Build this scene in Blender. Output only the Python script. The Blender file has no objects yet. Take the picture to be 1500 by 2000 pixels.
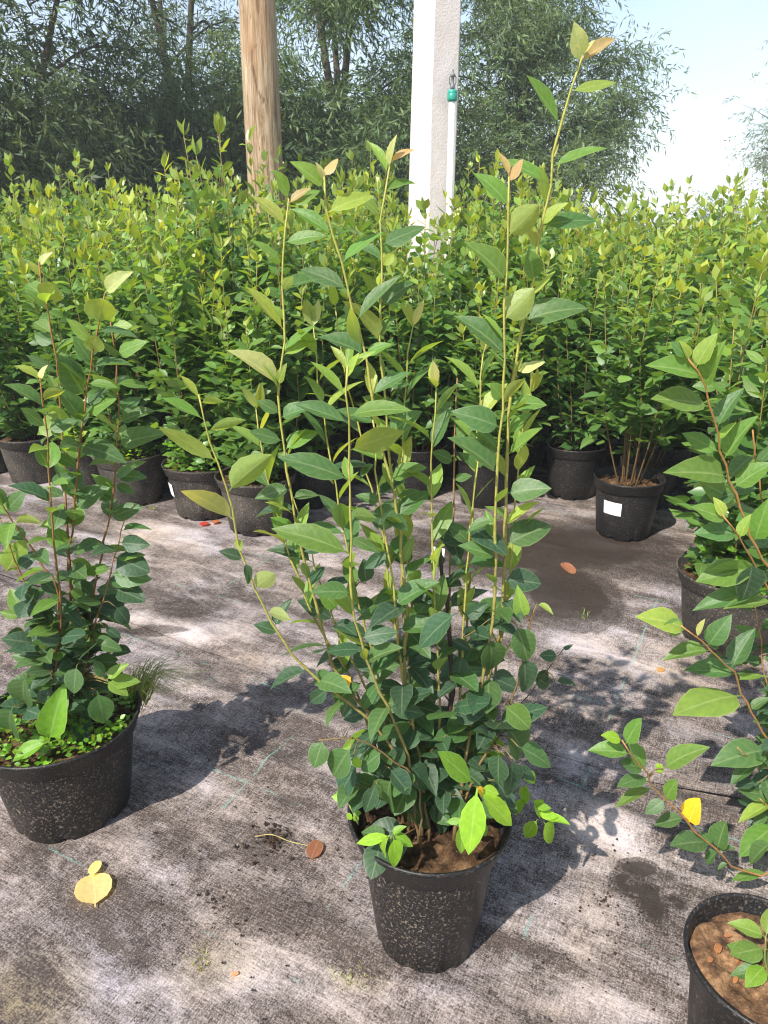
import bpy, bmesh, math, random
import numpy as np
from mathutils import Vector, Matrix, noise as mnoise

random.seed(7)
RNG = np.random.default_rng(11)
scene = bpy.context.scene
COL = scene.collection
R = math.radians

# ------------------------------------------------------------------ camera, sky, sun, exposure
H_CAM, PITCH, F = 1.05, 21.0, 1444.0
cam_d = bpy.data.cameras.new('camera')
cam_d.sensor_fit = 'VERTICAL'
cam_d.sensor_height = 36.0
cam_d.lens = 36.0 * F / 2000.0
cam_d.clip_start, cam_d.clip_end = 0.02, 2000.0
cam_d.dof.use_dof = True
cam_d.dof.focus_distance = 1.15
cam_d.dof.aperture_fstop = 24.0
cam = bpy.data.objects.new('camera', cam_d)
COL.objects.link(cam)
cam.location = (0, 0, H_CAM)
cam.rotation_euler = (R(90 - PITCH), 0, 0)
scene.camera = cam

SUN_EL, SUN_AZ = 48.0, 219.0          # azimuth clockwise from +Y (the way the camera looks)
world = bpy.data.worlds.new('World')
scene.world = world
world.use_nodes = True
wn = world.node_tree
bg = wn.nodes['Background']
sky = wn.nodes.new('ShaderNodeTexSky')
sky.sky_type = 'NISHITA'
sky.sun_disc = False
sky.sun_elevation = R(SUN_EL)
sky.sun_rotation = R(SUN_AZ)
sky.air_density, sky.dust_density, sky.ozone_density = 1.0, 1.2, 1.2
# thin high cloud and summer milkiness, the same all round: thicker towards the horizon, broken into faint wisps
wtc = wn.nodes.new('ShaderNodeTexCoord')
wsp = wn.nodes.new('ShaderNodeSeparateXYZ')
wn.links.new(wtc.outputs['Generated'], wsp.inputs[0])
wmp = wn.nodes.new('ShaderNodeMapping')
wmp.inputs['Scale'].default_value = (2.2, 2.2, 6.0)
wn.links.new(wtc.outputs['Generated'], wmp.inputs['Vector'])
wnz = wn.nodes.new('ShaderNodeTexNoise')
wnz.inputs['Scale'].default_value = 1.6
wnz.inputs['Detail'].default_value = 6.0
wnz.inputs['Distortion'].default_value = 0.6
wn.links.new(wmp.outputs[0], wnz.inputs['Vector'])
wr1 = wn.nodes.new('ShaderNodeMapRange')
for k_, v_ in zip(('From Min', 'From Max', 'To Min', 'To Max'), (0.0, 0.30, 0.80, 0.12)):
    wr1.inputs[k_].default_value = v_
wn.links.new(wsp.outputs['Z'], wr1.inputs['Value'])
wr2 = wn.nodes.new('ShaderNodeMapRange')
for k_, v_ in zip(('From Min', 'From Max', 'To Min', 'To Max'), (0.35, 0.7, 0.75, 1.2)):
    wr2.inputs[k_].default_value = v_
wn.links.new(wnz.outputs['Fac'], wr2.inputs['Value'])
wmu = wn.nodes.new('ShaderNodeMath'); wmu.operation = 'MULTIPLY'; wmu.use_clamp = True
wn.links.new(wr1.outputs[0], wmu.inputs[0]); wn.links.new(wr2.outputs[0], wmu.inputs[1])
wmx = wn.nodes.new('ShaderNodeMix'); wmx.data_type = 'RGBA'
wn.links.new(wmu.outputs[0], wmx.inputs[0])
wn.links.new(sky.outputs[0], wmx.inputs[6])
wmx.inputs[7].default_value = (5.3, 5.7, 6.3, 1)
wn.links.new(wmx.outputs[2], bg.inputs['Color'])
bg.inputs['Strength'].default_value = 0.15

sun_d = bpy.data.lights.new('sun', 'SUN')
sun_d.energy = 5.0
sun_d.angle = R(0.53)
sun_d.color = (1.0, 0.955, 0.88)
sun = bpy.data.objects.new('sun', sun_d)
COL.objects.link(sun)
_sd = Vector((math.sin(R(SUN_AZ)) * math.cos(R(SUN_EL)), math.cos(R(SUN_AZ)) * math.cos(R(SUN_EL)), math.sin(R(SUN_EL))))
sun.rotation_euler = _sd.to_track_quat('Z', 'Y').to_euler()
sun.location = (-4, -5, 8)

vs = scene.view_settings
vs.view_transform = 'Standard'
vs.look = 'None'
vs.exposure = 0.64
vs.gamma = 1.0
vs.use_curve_mapping = False
scene.cycles.use_denoising = True
scene.cycles.filter_width = 1.15
scene.cycles.max_bounces = 8
scene.cycles.diffuse_bounces = 4
scene.cycles.transmission_bounces = 6
scene.cycles.sample_clamp_indirect = 6.0

HAZE = 0.004

# ------------------------------------------------------------------ pixel to place helpers (photograph is 1500 x 2000)
_p = R(PITCH)
FWD = np.array((0, math.cos(_p), -math.sin(_p)))
UP = np.array((0, math.sin(_p), math.cos(_p)))
RT = np.array((1.0, 0, 0))
CAM = np.array((0, 0, H_CAM))


def ray(px, py):
    return FWD + RT * ((px - 750) / F) + UP * ((1000 - py) / F)


def P(px, py, d):
    v = ray(px, py)
    return CAM + v * (d / v[1])


def G(px, py, z=0.0):
    v = ray(px, py)
    return CAM + v * ((z - H_CAM) / v[2])


def proj(w):
    v = np.asarray(w, float) - CAM
    dz = v @ FWD
    return 750 + F * (v @ RT) / dz, 1000 - F * (v @ UP) / dz


# ------------------------------------------------------------------ generic builders
def tag(o, label=None, cat=None, group=None, kind=None):
    if label: o['label'] = label
    if cat: o['category'] = cat
    if group: o['group'] = group
    if kind: o['kind'] = kind
    return o


def link(name, data, parent=None, mat=None):
    o = bpy.data.objects.new(name, data)
    COL.objects.link(o)
    if parent is not None:
        o.parent = parent
    if mat is not None and data is not None and not data.materials:
        data.materials.append(mat)
    return o


def empty(name, loc, rz=0.0):
    o = bpy.data.objects.new(name, None)
    o.empty_display_size = 0.05
    COL.objects.link(o)
    o.location = loc
    o.rotation_euler = (0, 0, rz)
    return o


def mesh_py(name, verts, faces, smooth=True, cols=None, uvs=None):
    me = bpy.data.meshes.new(name)
    me.from_pydata([tuple(map(float, v)) for v in verts], [], faces)
    if smooth:
        me.polygons.foreach_set('use_smooth', np.ones(len(me.polygons), bool))
    if cols is not None:
        a = me.color_attributes.new('Col', 'FLOAT_COLOR', 'POINT')
        c = np.ones((len(verts), 4), np.float32)
        c[:, :3] = cols
        a.data.foreach_set('color', c.ravel())
    if uvs is not None:
        ul = me.uv_layers.new(name='UVMap')
        li = np.empty(len(me.loops), np.int32)
        me.loops.foreach_get('vertex_index', li)
        ul.data.foreach_set('uv', np.asarray(uvs, np.float32)[li].ravel())
    me.update()
    return me


def mesh_np(name, verts, polys, cols=None, smooth=False):
    """verts (N,3), polys (M,k) all of one size; quick."""
    me = bpy.data.meshes.new(name)
    n, (m, k) = len(verts), polys.shape
    me.vertices.add(n)
    me.vertices.foreach_set('co', np.asarray(verts, np.float32).ravel())
    me.loops.add(m * k)
    me.loops.foreach_set('vertex_index', np.asarray(polys, np.int32).ravel())
    me.polygons.add(m)
    me.polygons.foreach_set('loop_start', np.arange(0, m * k, k, dtype=np.int32))
    me.polygons.foreach_set('loop_total', np.full(m, k, np.int32))
    if smooth:
        me.polygons.foreach_set('use_smooth', np.ones(m, bool))
    me.update(calc_edges=True)
    if cols is not None:
        a = me.color_attributes.new('Col', 'FLOAT_COLOR', 'POINT')
        c = np.ones((n, 4), np.float32)
        c[:, :3] = cols
        a.data.foreach_set('color', c.ravel())
    return me


def catmull(pts, n):
    pts = np.asarray(pts, float)
    if len(pts) == 2:
        t = np.linspace(0, 1, n)[:, None]
        return pts[0] * (1 - t) + pts[1] * t
    q = np.vstack([2 * pts[0] - pts[1], pts, 2 * pts[-1] - pts[-2]])
    seg = np.linalg.norm(np.diff(pts, axis=0), axis=1)
    cum = np.concatenate([[0], np.cumsum(seg)])
    out = []
    for s in np.linspace(0, cum[-1], n):
        i = min(int(np.searchsorted(cum, s, 'right')) - 1, len(seg) - 1)
        t = (s - cum[i]) / max(seg[i], 1e-9)
        a, b, c, d = q[i], q[i + 1], q[i + 2], q[i + 3]
        out.append(0.5 * (2 * b + (c - a) * t + (2 * a - 5 * b + 4 * c - d) * t * t + (3 * b - a - 3 * c + d) * t ** 3))
    return np.array(out)


def tube_geo(path, radii, sides=6, cap=True):
    path = np.asarray(path, float)
    n = len(path)
    tan = np.gradient(path, axis=0)
    tan /= np.linalg.norm(tan, axis=1)[:, None] + 1e-12
    ref = np.array((0.31, 0.93, 0.2)) if abs(tan[0][2]) > 0.6 else np.array((0.05, 0.1, 1.0))
    vs_, fs_ = [], []
    for i in range(n):
        a = np.cross(tan[i], ref); a /= np.linalg.norm(a) + 1e-12
        b = np.cross(tan[i], a)
        for k in range(sides):
            th = 2 * math.pi * k / sides
            vs_.append(path[i] + radii[i] * (math.cos(th) * a + math.sin(th) * b))
    for i in range(n - 1):
        for k in range(sides):
            k2 = (k + 1) % sides
            fs_.append((i * sides + k, i * sides + k2, (i + 1) * sides + k2, (i + 1) * sides + k))
    if cap:
        fs_.append(tuple(range(sides - 1, -1, -1)))
        fs_.append(tuple((n - 1) * sides + k for k in range(sides)))
    return vs_, fs_


def join_geo(parts):
    V, Fc = [], []
    for v, f in parts:
        o = len(V)
        V.extend(v)
        Fc.extend(tuple(i + o for i in q) for q in f)
    return V, Fc


def lathe_geo(profile, seg=48, wob=None):
    V, Fc = [], []
    for (r, z) in profile:
        for k in range(seg):
            th = 2 * math.pi * k / seg
            V.append((r * math.cos(th), r * math.sin(th), z))
    for i in range(len(profile) - 1):
        for k in range(seg):
            k2 = (k + 1) % seg
            Fc.append((i * seg + k, i * seg + k2, (i + 1) * seg + k2, (i + 1) * seg + k))
    return V, Fc


# ------------------------------------------------------------------ materials
class NT:
    def __init__(self, name):
        self.mat = bpy.data.materials.new(name)
        self.mat.use_nodes = True
        self.t = self.mat.node_tree
        self.out = self.t.nodes['Material Output']
        self.bsdf = self.t.nodes['Principled BSDF']

    def n(self, kind, **kw):
        nd = self.t.nodes.new(kind)
        for k, v in kw.items():
            setattr(nd, k, v)
        return nd

    def l(self, a, b):
        self.t.links.new(a, b)

    def math(self, op, a, b=None, clamp=False):
        nd = self.n('ShaderNodeMath', operation=op, use_clamp=clamp)
        for i, x in enumerate((a, b)):
            if x is None: continue
            if isinstance(x, (int, float)): nd.inputs[i].default_value = x
            else: self.l(x, nd.inputs[i])
        return nd.outputs[0]

    def ramp(self, fac, stops, interp='LINEAR'):
        nd = self.n('ShaderNodeValToRGB')
        cr = nd.color_ramp
        cr.interpolation = interp
        while len(cr.elements) < len(stops): cr.elements.new(0.5)
        for e, (p, c) in zip(cr.elements, stops):
            e.position = p
            e.color = (c, c, c, 1) if isinstance(c, (int, float)) else (*c, 1)
        self.l(fac, nd.inputs[0])
        return nd.outputs[0]

    def mix(self, fac, a, b, blend='MIX'):
        nd = self.n('ShaderNodeMix', data_type='RGBA', blend_type=blend)
        for sock, x in ((nd.inputs[0], fac), (nd.inputs[6], a), (nd.inputs[7], b)):
            if isinstance(x, (int, float)): sock.default_value = x
            elif isinstance(x, tuple): sock.default_value = (*x, 1)
            else: self.l(x, sock)
        return nd.outputs[2]

    def noise(self, vec, scale, detail=4, rough=0.55, dist=0.0):
        nd = self.n('ShaderNodeTexNoise')
        nd.inputs['Scale'].default_value = scale
        nd.inputs['Detail'].default_value = detail
        nd.inputs['Roughness'].default_value = rough
        nd.inputs['Distortion'].default_value = dist
        if vec is not None: self.l(vec, nd.inputs['Vector'])
        return nd.outputs['Fac']

    def mapping(self, vec, scale=(1, 1, 1), rot=(0, 0, 0), loc=(0, 0, 0)):
        nd = self.n('ShaderNodeMapping')
        nd.inputs['Scale'].default_value = scale
        nd.inputs['Rotation'].default_value = rot
        nd.inputs['Location'].default_value = loc
        self.l(vec, nd.inputs['Vector'])
        return nd.outputs[0]

    def bump(self, h, strength=0.4, dist=0.01):
        nd = self.n('ShaderNodeBump')
        nd.inputs['Strength'].default_value = strength
        nd.inputs['Distance'].default_value = dist
        self.l(h, nd.inputs['Height'])
        self.l(nd.outputs[0], self.bsdf.inputs['Normal'])
        return nd.outputs[0]

    def base(self, c, rough=0.6, spec=0.4):
        if isinstance(c, tuple): self.bsdf.inputs['Base Color'].default_value = (*c, 1)
        else: self.l(c, self.bsdf.inputs['Base Color'])
        if isinstance(rough, (int, float)): self.bsdf.inputs['Roughness'].default_value = rough
        else: self.l(rough, self.bsdf.inputs['Roughness'])
        self.bsdf.inputs['Specular IOR Level'].default_value = spec
        return self.mat


def leaf_material(name, source, veins=True, tinted=True, trans=0.40, rough=0.46, spec=0.45):
    m = NT(name)
    if source == 'object':
        oi = m.n('ShaderNodeObjectInfo')
        col, rnd = oi.outputs['Color'], oi.outputs['Random']
    else:
        at = m.n('ShaderNodeVertexColor', layer_name='Col')
        col = at.outputs['Color']
        rnd = None
        oi = m.n('ShaderNodeObjectInfo')                       # one bush a little paler or yellower than the next
        tint = m.ramp(oi.outputs['Random'], [(0.0, (0.78, 0.80, 0.95)), (0.5, (1.0, 1.0, 1.0)), (1.0, (1.38, 1.2, 1.0))])
        if tinted:
            col = m.mix(1.0, col, tint, 'MULTIPLY')
    if veins:
        uv = m.n('ShaderNodeUVMap', uv_map='UVMap')
        sp = m.n('ShaderNodeSeparateXYZ')
        m.l(uv.outputs[0], sp.inputs[0])
        s = m.math('ABSOLUTE', m.math('SUBTRACT', m.math('MULTIPLY', sp.outputs[0], 2.0), 1.0))
        tc = m.n('ShaderNodeTexCoord')
        nz = m.noise(tc.outputs['Object'], 9.0, 4, 0.6)
        col = m.mix(m.ramp(nz, [(0.3, 0.0), (0.75, 0.7)]), col, m.mix(1.0, col, (1.6, 1.35, 1.15), 'MULTIPLY'))
        # side veins: v - 0.35 s, repeated
        nv = m.noise(tc.outputs['Object'], 5.0, 3, 0.6)
        ph = m.math('FRACT', m.math('ADD', m.math('MULTIPLY', m.math('SUBTRACT', sp.outputs[1], m.math('MULTIPLY', s, 0.24)), 6.0), m.math('MULTIPLY', nv, 1.6)))
        vein = m.math('MULTIPLY', m.ramp(ph, [(0.0, 1.0), (0.3, 0.0), (0.7, 0.0), (1.0, 1.0)]), 0.13)
        rib = m.ramp(s, [(0.0, 0.55), (0.05, 0.32), (0.10, 0.0)])
        edge = m.math('MULTIPLY', m.ramp(s, [(0.88, 0.0), (0.985, 0.42)]), 1.0)
        lines = m.math('MAXIMUM', m.math('MAXIMUM', vein, rib), edge)
        pale = m.mix(0.5, m.mix(1.0, col, (2.1, 1.7, 1.5), 'MULTIPLY'), (0.34, 0.38, 0.24))
        col = m.mix(lines, col, pale)
        hgt = m.math('SUBTRACT', m.math('MULTIPLY', nz, 0.8), m.math('MULTIPLY', m.math('MAXIMUM', vein, rib), 0.35))
        bn = m.bump(hgt, 0.10, 0.03)
    else:
        bn = None
    geo = m.n('ShaderNodeNewGeometry')
    under = m.mix(0.5, col, (0.25, 0.34, 0.13))
    colf = m.mix(geo.outputs['Backfacing'], col, under)
    m.base(colf, rough, spec)
    tr = m.n('ShaderNodeBsdfTranslucent')
    m.l(m.mix(1.0, col, (2.5, 2.1, 0.7), 'MULTIPLY'), tr.inputs['Color'])
    mx = m.n('ShaderNodeMixShader')
    mx.inputs[0].default_value = trans
    m.l(m.bsdf.outputs[0], mx.inputs[1])
    m.l(tr.outputs[0], mx.inputs[2])
    m.l(mx.outputs[0], m.out.inputs['Surface'])
    return m.mat


M_LEAF = leaf_material('leaf_green', 'object')
M_LEAF_JOIN = leaf_material('leaf_green_inner', 'vertex', tinted=False)
M_LEAF_FAR = leaf_material('leaf_massed', 'vertex', veins=False, trans=0.36, rough=0.38, spec=0.55)
M_WILLOW = leaf_material('willow_leaf', 'vertex', veins=False, trans=0.3, rough=0.5, spec=0.3)

def mat_stem():
    m = NT('stem_bark')
    at = m.n('ShaderNodeVertexColor', layer_name='Col')
    tc = m.n('ShaderNodeTexCoord')
    nz = m.noise(tc.outputs['Object'], 160, 3)
    c = m.mix(m.ramp(nz, [(0.35, 0.0), (0.7, 0.6)]), at.outputs['Color'], m.mix(1.0, at.outputs['Color'], (0.55, 0.5, 0.5), 'MULTIPLY'))
    m.bump(nz, 0.3, 0.002)
    return m.base(c, 0.55, 0.35)


def mat_pot(dusty, name, speck=1.0):
    m = NT(name)
    tc = m.n('ShaderNodeTexCoord')
    v = tc.outputs['Object']
    oi = m.n('ShaderNodeObjectInfo')
    vo = m.n('ShaderNodeVectorMath', operation='ADD')
    m.l(v, vo.inputs[0]); m.l(oi.outputs['Location'], vo.inputs[1])
    v = vo.outputs[0]
    big = m.noise(v, 9, 5, 0.6)
    fine = m.noise(v, 210, 3, 0.7)
    fine2 = m.noise(v, 620, 2, 0.6)
    spk = m.math('MULTIPLY', m.ramp(fine, [(0.565, 0.0), (0.64, 1.0)]), m.ramp(big, [(0.35, 0.35), (0.65, 0.9)]))
    spk2 = m.math('MULTIPLY', m.ramp(fine2, [(0.62, 0.0), (0.72, 1.0)]), 0.7)
    film = m.math('MULTIPLY', m.ramp(big, [(0.35, 0.1), (0.75, 1.0)]), dusty)
    streak = m.noise(m.mapping(v, (60, 60, 6)), 1.0, 4, 0.6)
    film = m.math('MULTIPLY', film, m.ramp(streak, [(0.3, 0.5), (0.7, 1.1)]))
    c = m.mix(film, (0.010, 0.0098, 0.0105), (0.17, 0.145, 0.115))
    c = m.mix(m.math('MULTIPLY', m.math('MAXIMUM', spk, spk2), speck), c, (0.34, 0.28, 0.21))
    m.bump(fine, 0.25, 0.0015)
    rough = m.ramp(film, [(0.0, 0.42), (0.4, 0.8)])
    return m.base(c, rough, 0.30)


def mat_simple(name, col, rough=0.6, spec=0.4, var=0.25, scale=30, bump=0.0):
    m = NT(name)
    tc = m.n('ShaderNodeTexCoord')
    nz = m.noise(tc.outputs['Object'], scale, 5, 0.6)
    c = m.mix(m.ramp(nz, [(0.3, 0.0), (0.7, 1.0)]), tuple(x * (1 - var) for x in col), tuple(min(1, x * (1 + var)) for x in col))
    if bump: m.bump(nz, bump, 0.01)
    return m.base(c, rough, spec)


def mat_soil(name, k):
    m = NT(name)
    tc = m.n('ShaderNodeTexCoord')
    v = tc.outputs['Object']
    a = m.noise(v, 45, 6, 0.7)
    b = m.noise(v, 210, 4, 0.7)
    c = m.ramp(a, [(0.36, (0.020 * k, 0.012 * k, 0.008 * k)), (0.5, (0.065 * k, 0.036 * k, 0.019 * k)), (0.64, (0.15 * k, 0.088 * k, 0.046 * k))])
    c = m.mix(m.ramp(b, [(0.62, 0.0), (0.72, 0.8)]), c, (0.36, 0.27, 0.17))
    c = m.mix(m.ramp(b, [(0.28, 0.8), (0.40, 0.0)]), c, (0.012, 0.008, 0.006))
    m.bump(m.math('ADD', a, m.math('MULTIPLY', b, 0.5)), 0.55, 0.006)
    return m.base(c, 0.95, 0.1)


def mat_fabric():
    m = NT('woven_ground_fabric')
    tc = m.n('ShaderNodeTexCoord')
    v = tc.outputs['Object']
    at = m.n('ShaderNodeVertexColor', layer_name='Col')      # r: settled silt, g: wet and soil stain, painted shade, b: yellowish tint
    sp = m.n('ShaderNodeSeparateColor')
    m.l(at.outputs['Color'], sp.inputs[0])
    pale, wet_shade, yel = sp.outputs[0], sp.outputs[1], sp.outputs[2]
    n1 = m.noise(v, 3.2, 6, 0.62, 0.4)
    n2 = m.noise(v, 15, 6, 0.66, 0.3)
    n3 = m.noise(v, 70, 5, 0.7)
    gr = m.noise(v, 330, 3, 0.75)
    # tapes of the weave, seen as fine streaks both ways
    wx = m.noise(m.mapping(v, (40, 330, 1)), 1.0, 3, 0.6)
    wy = m.noise(m.mapping(v, (330, 40, 1)), 1.0, 3, 0.6)
    weave = m.math('ADD', m.math('MULTIPLY', wx, 0.55), m.math('MULTIPLY', wy, 0.45))
    nm = m.noise(m.mapping(v, (3.2, 10.5, 1), (0, 0, 0.2)), 1.0, 6, 0.62, 0.7)
    d = m.math('ADD', m.math('MULTIPLY', nm, 0.72), m.math('MULTIPLY', n2, 0.30))
    d = m.math('ADD', d, m.math('MULTIPLY', n3, 0.24))
    d = m.math('ADD', d, m.math('MULTIPLY', m.math('SUBTRACT', pale, 0.35), 0.30))
    d = m.math('ADD', d, m.math('MULTIPLY', m.math('SUBTRACT', gr, 0.5), 0.46))
    d = m.math('ADD', d, m.math('MULTIPLY', m.math('SUBTRACT', weave, 0.5), 0.46))
    wet_shade_n = m.math('SUBTRACT', m.math('ADD', wet_shade, m.math('MULTIPLY', m.math('SUBTRACT', m.math('ADD', m.math('MULTIPLY', n2, 0.6), m.math('MULTIPLY', n3, 0.4)), 0.5), 1.5)), 0.0)
    wet_shade_m = m.ramp(wet_shade_n, [(0.40, 0.0), (0.56, 1.0)])
    dust = m.ramp(d, [(0.525, 0.0), (0.64, 0.28), (0.85, 1.0)])
    cdust = m.ramp(n1, [(0.32, (0.45, 0.355, 0.285)), (0.5, (0.49, 0.415, 0.38)), (0.68, (0.49, 0.44, 0.47))])
    cdust = m.mix(yel, cdust, (0.36, 0.29, 0.13))
    cdark = m.mix(n2, (0.030, 0.024, 0.022), (0.095, 0.070, 0.056))
    cdark = m.mix(m.ramp(gr, [(0.45, 0.0), (0.68, 0.75)]), cdark, (0.21, 0.165, 0.14))
    cdark = m.mix(m.ramp(weave, [(0.38, 0.7), (0.52, 0.0)]), cdark, (0.020, 0.017, 0.017))
    c = m.mix(dust, cdark, cdust)
    # marker threads, every 0.30 m both ways, worn through
    sx = m.n('ShaderNodeSeparateXYZ')
    m.l(v, sx.inputs[0])
    def lines(sock, off):
        fr = m.math('FRACT', m.math('ADD', m.math('DIVIDE', sock, 0.30), off))
        return m.ramp(m.math('ABSOLUTE', m.math('SUBTRACT', fr, 0.5)), [(0.004, 1.0), (0.0085, 0.0)])
    ln = m.math('MAXIMUM', lines(sx.outputs[0], 0.18), lines(sx.outputs[1], 0.42))
    worn = m.ramp(m.noise(v, 6.5, 3, 0.6), [(0.52, 0.0), (0.60, 0.75)])
    ln = m.math('MULTIPLY', ln, m.math('MULTIPLY', worn, m.ramp(gr, [(0.35, 0.15), (0.6, 1.0)])))
    c = m.mix(ln, c, (0.17, 0.36, 0.31))
    wgr = m.ramp(m.math('ADD', m.math('MULTIPLY', gr, 0.5), m.math('MULTIPLY', weave, 0.5)), [(0.42, 0.92), (0.60, 0.45)])
    wgr = m.math('MAXIMUM', wgr, m.ramp(wet_shade_n, [(0.70, 0.0), (0.95, 0.92)]))
    c = m.mix(m.math('MULTIPLY', wet_shade_m, wgr), c, (0.030, 0.021, 0.016))
    h = m.math('ADD', m.math('MULTIPLY', weave, 0.5), m.math('ADD', m.math('MULTIPLY', gr, 0.4), m.math('MULTIPLY', n3, 0.5)))
    m.bump(h, 0.55, 0.004)
    rough = m.ramp(wet_shade_m, [(0.0, 0.88), (1.0, 0.6)])
    return m.base(c, rough, 0.25)


def mat_wood():
    m = NT('weathered_pole_wood')
    tc = m.n('ShaderNodeTexCoord')
    v = tc.outputs['Object']
    fib = m.noise(m.mapping(v, (44, 44, 3.4)), 1.0, 7, 0.75, 0.8)
    big = m.noise(m.mapping(v, (7, 7, 2.4)), 1.0, 4, 0.6)
    c = m.ramp(fib, [(0.33, (0.07, 0.04, 0.025)), (0.44, (0.30, 0.20, 0.12)), (0.56, (0.47, 0.36, 0.235)), (0.72, (0.58, 0.48, 0.35))])
    c = m.mix(m.ramp(big, [(0.50, 0.0), (0.72, 0.65)]), c, (0.36, 0.19, 0.09))
    knots = m.noise(m.mapping(v, (26, 26, 9)), 1.0, 2, 0.5)
    c = m.mix(m.ramp(knots, [(0.70, 0.0), (0.76, 0.8)]), c, (0.10, 0.05, 0.03))
    m.bump(fib, 0.9, 0.014)
    return m.base(c, 0.85, 0.2)


def mat_concrete():
    m = NT('pale_concrete')
    tc = m.n('ShaderNodeTexCoord')
    v = tc.outputs['Object']
    a = m.noise(v, 7, 6, 0.65)
    b = m.noise(v, 120, 4, 0.7)
    c = m.ramp(a, [(0.3, (0.66, 0.57, 0.53)), (0.7, (0.76, 0.69, 0.65))])
    c = m.mix(m.ramp(b, [(0.60, 0.0), (0.72, 0.5)]), c, (0.36, 0.30, 0.27))
    m.bump(m.math('ADD', a, b), 0.45, 0.006)
    return m.base(c, 0.9, 0.2)


def mat_field():
    m = NT('dry_field_ground')
    tc = m.n('ShaderNodeTexCoord')
    v = tc.outputs['Object']
    a = m.noise(v, 0.35, 6, 0.6)
    b = m.noise(v, 9, 5, 0.7)
    c = m.ramp(a, [(0.35, (0.30, 0.23, 0.13)), (0.65, (0.17, 0.18, 0.07))])
    c = m.mix(m.ramp(b, [(0.4, 0.0), (0.7, 0.6)]), c, (0.13, 0.11, 0.06))
    m.bump(b, 0.6, 0.04)
    return m.base(c, 0.95, 0.1)


M_STEM = mat_stem()
M_POT = mat_pot(0.55, 'dusty_black_plastic', 0.8)
M_POT_DARK = mat_pot(0.03, 'black_plastic', 0.35)  # hardly dusty; on inner-row pots its blackness stands in for shade
M_POT_SPECK = mat_pot(0.03, 'speckled_black_plastic', 0.9)
M_SOIL = mat_soil('potting_soil', 1.0)
M_SOIL_LIT = mat_soil('lit_potting_soil', 2.1)  # brighter copy of the soil, sunlit look put into its colour
M_FABRIC = mat_fabric()
M_WOOD = mat_wood()
M_CONC = mat_concrete()
M_FIELD = mat_field()
M_WHITE = mat_simple('white_pipe_plastic', (0.78, 0.78, 0.77), 0.4, 0.5, 0.05, 12)
M_TEAL = mat_simple('teal_plastic', (0.02, 0.27, 0.20), 0.4, 0.5, 0.15, 40)
M_GREY = mat_simple('grey_plastic', (0.16, 0.16, 0.17), 0.5, 0.5, 0.2, 60)
M_PAPER = mat_simple('label_paper', (0.80, 0.80, 0.80), 0.7, 0.3, 0.04, 40)
M_INK = mat_simple('label_ink', (0.35, 0.33, 0.36), 0.7, 0.3, 0.2, 90)
M_BARK = mat_simple('willow_bark', (0.085, 0.066, 0.048), 0.9, 0.15, 0.45, 9, 0.6)
M_CRUMB = mat_simple('soil_crumbs', (0.045, 0.03, 0.02), 0.95, 0.1, 0.5, 200)

# ------------------------------------------------------------------ setting: field and fabric
TH = R(-28.0)
UX = np.array((math.cos(TH), math.sin(TH)))           # along the rows
VX = np.array((-math.sin(TH), math.cos(TH)))          # across the rows

g = mesh_py('ground', [(-700, -60, 0), (700, -60, 0), (700, 1400, 0), (-700, 1400, 0)], [(0, 1, 2, 3)], False)
g = tag(link('ground', g, None, M_FIELD), 'dry sandy field ground beyond the nursery block', 'ground', None, 'structure')

PATCH = [  # px, py, half-width px, half-height px, channel, amount   (silt, soil, damp, algae; fold shade and shrub shadow painted in too)
    (330, 1055, 150, 34, 0, .75), (600, 1090, 110, 40, 0, .6), (420, 1243, 110, 22, 0, .9), (250, 1215, 70, 14, 0, .7),
    (650, 1500, 60, 30, 0, .6), (1140, 1250, 90, 45, 0, .8), (1260, 1300, 120, 45, 0, .7), (1350, 1395, 90, 30, 0, .6),
    (1200, 1650, 90, 55, 0, .75), (1130, 1790, 120, 60, 0, .6), (640, 1610, 60, 40, 0, .5), (430, 1900, 200, 60, 0, .5),
    (1150, 1955, 100, 50, 0, .5), (30, 1560, 60, 70, 0, .5), (150, 1960, 120, 60, 0, .45), (860, 1180, 160, 40, 0, .5),
    (100, 960, 110, 25, 0, .6), (620, 1950, 120, 40, 0, .35), (1330, 1900, 60, 60, 0, .3),
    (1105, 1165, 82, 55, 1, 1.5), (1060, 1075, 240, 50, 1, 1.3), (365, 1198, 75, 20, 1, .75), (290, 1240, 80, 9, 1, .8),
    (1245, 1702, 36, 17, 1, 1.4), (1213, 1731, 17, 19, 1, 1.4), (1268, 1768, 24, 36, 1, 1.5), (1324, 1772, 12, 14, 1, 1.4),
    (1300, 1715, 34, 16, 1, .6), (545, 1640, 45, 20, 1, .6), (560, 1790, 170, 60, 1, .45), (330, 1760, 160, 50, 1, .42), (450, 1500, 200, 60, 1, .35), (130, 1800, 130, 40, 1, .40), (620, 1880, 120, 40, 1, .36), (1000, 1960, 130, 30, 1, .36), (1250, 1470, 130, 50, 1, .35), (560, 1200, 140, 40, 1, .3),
    (720, 1830, 60, 50, 1, .35), (480, 1310, 240, 26, 1, .40), (1400, 1560, 90, 60, 1, .35), (1350, 1130, 120, 50, 1, .55),  # the long one by the seam is fold shade painted in
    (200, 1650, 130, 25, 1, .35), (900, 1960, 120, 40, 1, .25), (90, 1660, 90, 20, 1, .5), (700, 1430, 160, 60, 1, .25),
    (40, 1950, 90, 60, 2, .75), (700, 1915, 50, 20, 2, .5), (420, 1895, 60, 30, 2, .3),
]


# the seam runs through this point, along the rows
_s = G(440, 1275)
SEAM_V = float(_s[0] * VX[0] + _s[1] * VX[1])


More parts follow.
